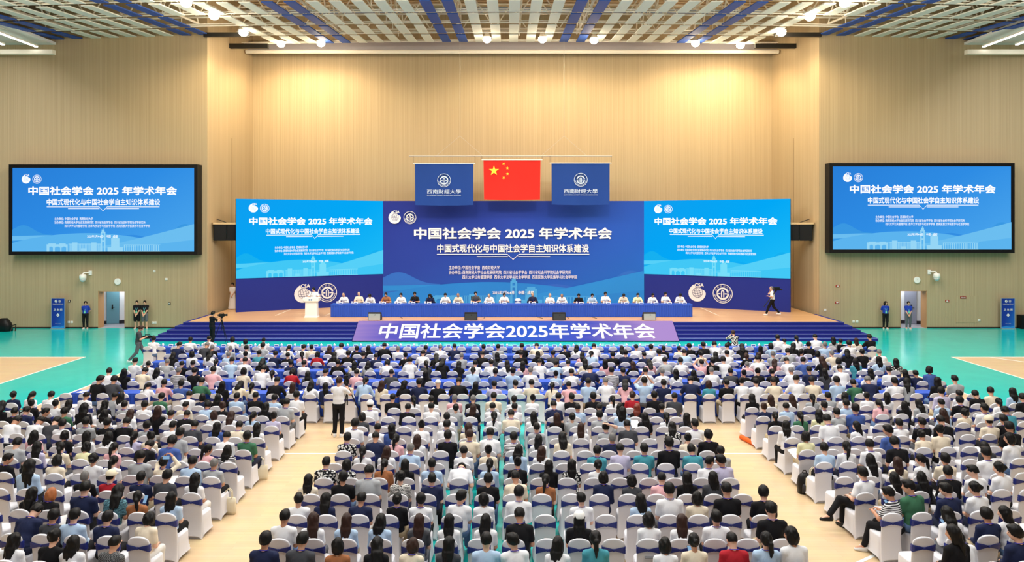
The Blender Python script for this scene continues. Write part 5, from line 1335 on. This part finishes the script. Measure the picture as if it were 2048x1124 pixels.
# ---- audience tables, cups, cards, papers
ATOP, ASK = pleat_table(1.79, .45)
def row_word(r): return 'front' if r == 0 else ORD[r]
for r in range(6):
    n = 18 if r == 0 else 16; x0 = -16.2 if r == 0 else -14.4
    for k in range(n):
        X = x0 + 1.8 * (k + .5)
        t = empty('audience_table', (X, rowz(r, X) + 1.02, 0)); tag(t, 'blue cloth table, %s table row from the stage, %s from the left' % (row_word(r), ORD[k]), 'table', 'blue audience tables')
        link('table_top', ATOP, t); link('skirt', ASK, t)
    for bl, i, X in seats(r):
        if (r > 0 and rnd.random() < .42): continue
        o = link('tea_cup', ME_CUP, None, (X + .17, rowz(r, X) + 1.05, .75), (0, 0, 0), (1.1, 1.1, 1.0)); tag(o, 'white lidded tea cup, %s table row, at the %s seat from the left' % (row_word(r), ORD[i]), 'cup', 'cups on %s table row' % row_word(r))
        if r == 0:
            o = link('name_card', ME_CARD, None, (X - .08, rowz(r, X) + 1.1, .75)); tag(o, 'blue and white name card, front table row, at the %s seat from the left' % ORD[i], 'name card', 'name cards on front row')
M_PAPER = mat('paper', (240, 240, 238), .7)
ME_PAPER = MB().box(-.105, .105, -.148, .148, 0, .004).mesh('paper_sheet', M_PAPER)
for r in range(2, 6):
    for bl, i, X in seats(r):
        if rnd.random() < .22:
            o = link('paper_sheet', ME_PAPER, None, (X - .05, rowz(r, X) + .98, .751), (0, 0, rnd.uniform(-.5, .5))); tag(o, 'white paper sheet, %s table row, at the %s seat from the left' % (row_word(r), ORD[i]), 'paper', 'papers on %s table row' % row_word(r))

# ================================================================== PANEL, STAFF AND CAMERA CREW
PAN = [(689.5, 'g', 'W', 'white shirt, first'), (718.7, 'g', 'C', 'cream shirt, second'), (742.2, 's', 'W', 'white shirt, third'), (773.3, 's', 'O', 'brown top, fourth'), (803.1, 's', 'W', 'white shirt, fifth'), (830.4, 's', 'K', 'black top, sixth'),
       (861.6, 'l', 'N', 'navy top, seventh'), (891.4, 's', 'W', 'white shirt, eighth'), (917.4, 'g', 'C', 'beige shirt, ninth'), (951.7, 's', 'D', 'olive shirt, tenth'), (979.6, 'g', 'W', 'white shirt, eleventh'), (1008.2, 's', 'W', 'white shirt, twelfth'),
       (1065.3, 'g', 'N', 'dark jacket, thirteenth'), (1099.5, 'g', 'W', 'white shirt, fourteenth'), (1123.7, 'g', 'W', 'white shirt, fifteenth'), (1157.6, 's', 'K', 'black shirt, sixteenth'), (1183.1, 's', 'B', 'pale shirt, seventeenth'), (1210.5, 's', 'W', 'white shirt, eighteenth'),
       (1245.6, 's', 'C', 'beige shirt, nineteenth'), (1274.5, 's', 'Y', 'yellow green shirt, twentieth'), (1303.4, 's', 'W', 'white shirt, twenty-first'), (1330, 's', 'W', 'white shirt, twenty-second'), (1359, 's', 'W', 'white shirt, twenty-third')]
PY_ = 41.6 + .29 + .95
ME_PCH = None
for k, (px, hair, top, lab) in enumerate(PAN):
    X = (px - CX) * (PY_) / F
    ps = ['desk', 'desk2', 'desk3', 'desk'][k % 4] if k not in (2, 14) else 'desk3'
    person((X, PY_, SH), math.pi + math.radians(rnd.uniform(-8, 8)), ps, hair, top, 'panel member in %s from the lectern' % lab, 'panel on the stage', rnd.uniform(.97, 1.04), 1.0, top in 'WCN' and k % 2 == 0, TMAT[0], '', lan=(k % 3 != 1), skin=SKINS[k % 3])
    ch = empty('panel_chair', (X, PY_, SH), math.pi); tag(ch, 'white covered chair of the panel member, %s from the lectern' % ORD[k], 'chair', 'panel chairs'); link('cover', ME_CHAIR, ch); link('sash', ME_SASH, ch)
    o = link('tea_cup', ME_CUP, None, (X - .22, 41.83, SH + .75), (0, 0, 0), (1.1, 1.1, 1.0)); tag(o, 'white lidded tea cup of the %s panel member from the lectern' % ORD[k], 'cup', 'cups on the panel tables')
    o = link('name_card', ME_CARD, None, (X + .03, 41.72, SH + .75), (0, 0, 0), (1.2, 1, 1.1)); tag(o, 'white name card of the %s panel member from the lectern' % ORD[k], 'name card', 'name cards on the panel tables')
X = (1036 - CX) * PY_ / F
ch = empty('panel_chair', (X, PY_, SH), math.pi); tag(ch, 'empty panel chair with a white cap on its back, centre of the stage', 'chair', 'panel chairs'); link('cover', ME_CHAIR, ch); link('sash', ME_SASH, ch)
def at_floor(px, py, z=0.0):
    Y = F * (HCAM - z) / (py - HY); return ((px - CX) * Y / F, Y, z)
M_DRESS = mat('dress_white', (236, 230, 228), .8); AQ = mat('top_royal_blue', (30, 60, 168), .8, .2)
# speaker at the lectern
person((-11.6, 42.05, SH), math.pi, 'podium', 's', 'W', 'speaker in white shirt standing behind the white lectern', None, 1.0, 1.05, False, TMAT[0], shoes=M_SHOEK)
# staff along the walls
for px, py, ps, hair, top, rz, lab, tr, sh in (
        (178, 656, 'standb', 'p', AQ, 180, 'staff member in royal blue top with lanyard left of the left doorway', TMAT[0], False),
        (278.5, 656.5, 'stand', 's', 'K', 180, 'staff member in black with black shorts, nearer the left doorway', TMAT[0], True),
        (294, 656.5, 'stand', 's', 'K', 180, 'staff member in black top and grey shorts by the left wall', TMAT[2], True),
        (1757.5, 654, 'standb', 'o', AQ, 180, 'staff member in royal blue top and black trousers left of right doorway', TMAT[0], False),
        (1802.5, 654, 'stand', 's', AQ, 180, 'staff member in royal blue top standing in front of right doorway', TMAT[2], False)):
    x, y, z = at_floor(px, py)
    person((x, min(y, WY - .35), 0), math.radians(rz + (12 if px < CX else -12)), ps, hair, top, lab, 'staff by the doors', 1.0 if top == 'K' else .97, 1.0, False, tr, '', shoes=M_SHOEW, shorts=sh, badge=True)
# hostess in a long white dress
x, y, z = at_floor(459, 618, SH)
x += .2
o = person((x, y, SH), math.radians(186), 'stand', 'b', M_DRESS, 'hostess in long white dress standing at the left edge of the stage', None, .99, .92, False, M_DRESS)
b = MB(); loft(b, [sring(b, .04, .29, -.24, .26, 24, .9), sring(b, .5, .23, -.19, .20, 24, .9), sring(b, .95, .165, -.135, .135, 24, .9), sring(b, 1.08, .15, -.125, .125, 24, .9)], False, False)
b.build('skirt', M_DRESS, o, True)
# walking photographer, left
x, y, z = at_floor(270, 726)
person((x + .15, y, 0), math.radians(-68), 'walk', 's', 'D', 'photographer in dark tee and grey trousers walking with a camera, left', None, 1.02, 1.0, False, TMAT[2], '%', shoes=M_SHOEW)
def video_camera(name, loc, rz, lab, small=False):
    t = empty(name, loc, rz); tag(t, lab, 'camera')
    MB().box(-.06, .06, -.16, .12, -.06, .08).box(-.05, .05, -.22, -.16, 0, .06).build('body', M_BLACK, t); MB().lathe([(.05, .12), (.055, .2), (.065, .26), (.06, .27)], 12, (0, 0, .01), axis='Y').build('lens', M_BLACK, t, True)
    MB().box(-.02, .02, -.1, .08, .11, .14).tube((0, -.1, .07), (0, -.1, .13), .012).tube((0, .08, .07), (0, .08, .13), .012).build('handle', M_BLACK, t)
    return t
video_camera('photo_camera', (x + .15 + .36, y + .14, 1.15), math.radians(-68), 'black camera with white flash held by the walking photographer')
def tripod(loc, h, spread, lab, hd=0):
    t = empty('tripod', loc, hd); tag(t, lab, 'tripod')
    for k in range(3):
        a = math.radians(90 + 120 * k); MB().path([(0, 0, h * .9), (math.cos(a) * spread * .55, math.sin(a) * spread * .55, h * .42), (math.cos(a) * spread, math.sin(a) * spread, .0)], [.018, .016, .012], 6).build('leg', M_BLACK, t)
    MB().tube((0, 0, h * .5), (0, 0, h), .022).build('column', M_BLACK, t); MB().box(-.05, .05, -.05, .05, h - .06, h).tube((0, -.05, h - .03), (.05, -.35, h - .16), .01).build('head', M_BLACK, t)
# videographer at the steps
x, y, z = at_floor(424, 689)
person((x, y, 0), math.radians(-38), 'film', 's', 'K', 'videographer in black filming from the left foot of the stage steps', None, 1.02, 1.0, False, TMAT[0], '', shoes=M_SHOEK)
tripod((x + .42, y + .25, 0), 1.42, .48, 'black tripod before the videographer at the stage steps')
video_camera('video_camera', (x + .42, y + .25, 1.49), math.radians(-55), 'black video camera on the tripod at the stage steps')
# man carrying a tripod across the stage, right
x, y, z = at_floor(1545, 631, SH)
o = person((x, y, SH), math.radians(72), 'carry', 'g', 'W', 'person in white tee carrying a folded tripod across the stage, right', None, 1.04, 1.05, False, TMAT[0], '', shoes=M_SHOEW)
t = empty('carried_tripod', (x, y - .28, SH)); tag(t, 'folded black tripod with camera carried on a shoulder across the stage', 'tripod')
for k in range(3): MB().tube((-.62 + .03 * k, .05 * k, .55), (.1, .03 * k, 1.5), .02, .03).build('leg', M_BLACK, t)
MB().box(.0, .30, -.1, .12, 1.52, 1.72).tube((.08, 0, 1.45), (.12, 0, 1.55), .05).tube((.28, 0, 1.6), (.46, 0, 1.56), .05).build('camera_head', M_BLACK, t)
# standing camera operator in the left aisle
x, y, z = at_floor(677, 873)
person((x, y, 0), math.radians(-4), 'film', 's', 'W', 'standing camera operator in white tee and black trousers in left aisle', None, 1.03, 1.0, False, TMAT[0], '%', shoes=M_SHOEW)
tripod((x + .12, y + .62, 0), 1.55, .62, 'tall black tripod before the standing camera operator in the aisle', math.radians(25))
video_camera('video_camera', (x + .12, y + .62, 1.62), 0, 'black video camera on the tall tripod in the left aisle')
# crouching photographer, right end of the first tables
x, y, z = at_floor(1473, 712)
person((x, y + .25, 0), math.radians(10), 'crouch', 's', 'f', 'photographer in camouflage top crouching before the front tables, right', None, 1.0, 1.0, True, TMAT[0], '%')
# things on the floor and beside the chairs
def tote(loc, rz, m, lab, s=1.0):
    t = empty('tote_bag', loc, rz); tag(t, lab, 'bag', 'tote bags')
    b = MB(); loft(b, [sring(b, 0, .15 * s, -.05, .05, 16, .5), sring(b, .08 * s, .165 * s, -.065, .065, 16, .5), sring(b, .25 * s, .16 * s, -.05, .05, 16, .5), sring(b, .36 * s, .155 * s, -.02, .02, 16, .5)], True, True); b.build('body', m, t, True)
    for yy in (-.02, .02): MB().path([(-.08, yy, .35 * s), (-.07, yy, .50 * s), (0, yy, .56 * s), (.07, yy, .50 * s), (.08, yy, .35 * s)], [.01] * 5, 5).build('handle', m, t)
M_TOTE = mat('canvas_cream', (222, 212, 186), .85)
tote((at_floor(522, 960)[0], at_floor(522, 960)[1], 0), .3, M_TOTE, 'cream tote bag beside the chair at the left aisle, upper')
tote((at_floor(458, 1028)[0], at_floor(458, 1028)[1], 0), -.2, M_TOTE, 'cream tote bag on the floor of the left aisle, lower')
tote((at_floor(1626, 990)[0], at_floor(1626, 990)[1], 0), .2, M_TOTE, 'cream tote bag hanging beside the right aisle chairs', 1.15)
x, y, z = at_floor(1609, 986)
t = empty('backpack', (x, y, 0)); tag(t, 'black backpack leaning on a chair at the right aisle', 'bag')
b = MB(); loft(b, [sring(b, 0, .15, -.10, .10, 18, .6), sring(b, .2, .17, -.12, .12, 18, .6), sring(b, .40, .14, -.10, .09, 18, .7), sring(b, .47, .07, -.05, .05, 18, .8)], True, True); b.build('body', M_BLACK, t, True)
b = MB(); loft(b, [sring(b, .05, .11, -.16, -.10, 14, .6), sring(b, .22, .10, -.165, -.1, 14, .6), sring(b, .25, .08, -.14, -.1, 14, .6)], True, True); b.build('pocket', mat('pack_grey', (52, 52, 58), .6), t, True)
MB().path([(-.05, 0, .46), (-.03, 0, .53), (.03, 0, .53), (.05, 0, .46)], [.012] * 4, 5).build('handle', M_BLACK, t)
x, y, z = at_floor(1507, 886)
t = empty('orange_roll', (x - .12, y - .05, 0), 0); tag(t, 'rolled orange mat lying on the floor at the right aisle', 'mat')
d = Vector((-.10, -.60, 0)); M_OR = mat('orange_foam', (226, 98, 26), .6)
MB().tube((.10 + .0, -.42, .07), (-.12, .40, .07), .068, n=16).build('roll', M_OR, t); MB().tube((.105, -.44, .07), (.10, -.41, .07), .035, n=12).build('roll_end', mat('orange_dark', (150, 54, 14), .7), t)
# phones, papers and a laptop in use among the near seats
def at_z(px, py, z):
    Y = F * (HCAM - z) / (py - HY); return ((px - CX) * Y / F, Y, z)
M_SCR = emit('phone_glow', (150, 190, 226), .8)
for px, py, z, rx, ry, lab in ((50.6, 1042.7, .95, 40, -25, 'held by a person in navy at the lower left corner'), (291, 998.6, 1.0, 60, -10, 'held by the ponytailed person in brown, left block'), (1774, 1006.7, .88, 40, 20, 'held by the person in the striped top'),
                               (1887, 1046, .86, 40, 20, 'held in the right block third row from bottom'), (1211, 1111.6, .80, 40, -20, 'on the bottom row beside the teal top'), (1380, 1100.6, .92, 50, 10, 'held by the bun-haired person in the bottom row'), (332.6, 915, 1.34, 90, 0, 'raised in the left block to take a photo')):
    t = empty('phone', at_z(px, py, z)); t.rotation_euler = (math.radians(rx), 0, math.radians(ry)); tag(t, 'glowing phone ' + lab, 'phone', 'phones in use')
    ld = .075 if rx != 90 else .15; wd = .15 if rx != 90 else .075
    MB().box(-ld / 2, ld / 2, -wd / 2, wd / 2, -.004, .004).build('body', M_BLACK, t); MB().box(-ld / 2 + .004, ld / 2 - .004, -wd / 2 + .004, wd / 2 - .004, .004, .005).build('display', M_SCR, t)
for px, py, z, lab in ((1884.5, 997, .66, 'on the lap of the person in navy, right block'), (1591, 906.6, .64, 'on the lap of the person in pale yellow at the right aisle'), (1884.5, 964, .70, 'held by the person in black, right block'), (117, 1046, .66, 'on a lap in the lower left block'),
                       (340, 963, .75, 'held by the person in charcoal, left block'), (1048, 940, .66, 'in the centre block beside a person in black'), (700, 862, .68, 'on the lap at the left end of the centre block'), (1270, 848, .80, 'held up in the centre block')):
    o = link('paper_sheet', ME_PAPER, None, at_z(px, py, z), (math.radians(24), math.radians(rnd.uniform(-12, 12)), rnd.uniform(-.4, .4)), (1.2, 1.1, 1)); tag(o, 'white paper ' + lab, 'paper', 'papers in hands')
t = empty('laptop', at_z(1306, 1112, .62)); tag(t, 'open laptop on a lap in the bottom row of the centre block', 'laptop')
MB().box(-.15, .15, -.10, .10, 0, .012).build('base', mat('laptop_grey', (150, 152, 156), .4, .4, .5), t)
MB().add([(-.15, .10, .01), (.15, .10, .01), (.15, .16, .21), (-.15, .16, .21), (-.15, .108, .01), (.15, .108, .01), (.15, .168, .21), (-.15, .168, .21)], [(0, 1, 2, 3), (5, 4, 7, 6), (3, 2, 6, 7), (0, 3, 7, 4), (1, 5, 6, 2)]).build('lid', MATS['laptop_grey'], t)
MB().add([(-.14, .100, .018), (.14, .100, .018), (.14, .155, .20), (-.14, .155, .20)], [(0, 1, 2, 3)]).build('display', emit('laptop_page', (226, 230, 236), .85), t)
# dark equipment at both edges of the hall
x, y, z = at_floor(8, 662)
t = empty('equipment_bag', (x, y, 0)); tag(t, 'dark equipment pile with a stool at the far left wall', 'equipment')
b = MB(); loft(b, [sring(b, 0, .45, -.3, .3, 18, .6), sring(b, .45, .40, -.26, .26, 18, .7), sring(b, .75, .18, -.14, .14, 18, .8)], True, True); b.build('cover', M_BLACK, t, True)
MB().tube((.35, 0, .3), (.70, 0, .38), .03).tube((.7, 0, .38), (.66, 0, 0), .025).tube((.5, 0, .3), (.45, -.1, 0), .025).build('stand', M_DARKMETAL, t)
x, y, z = at_floor(2046, 655); y -= .35
t = empty('equipment_case', (x, y, 0)); tag(t, 'black draped equipment case beside the right standee', 'equipment')
MB().box(-.55, .6, -.3, .3, 0, .82).build('case', M_BLACK, t); MB().lathe([(.2, 0), (.22, .1), (.18, .4), (.08, .5)], 10, (.15, -.5, 0)).build('bag', mat('bag_grey', (110, 112, 116), .7), t, True)
# cables along the stage
b = MB()
for x0 in (-6.2, -1.5, 1.9, 3.4, 5.0): b.tube((x0, 40.9, SH + .012), (x0 + rnd.uniform(-.5, .5), 41.55, SH + .012), .014, n=5)
tag(b.build('stage_cable', M_BLACK), 'black cables running under the panel tables on the stage', 'cable')
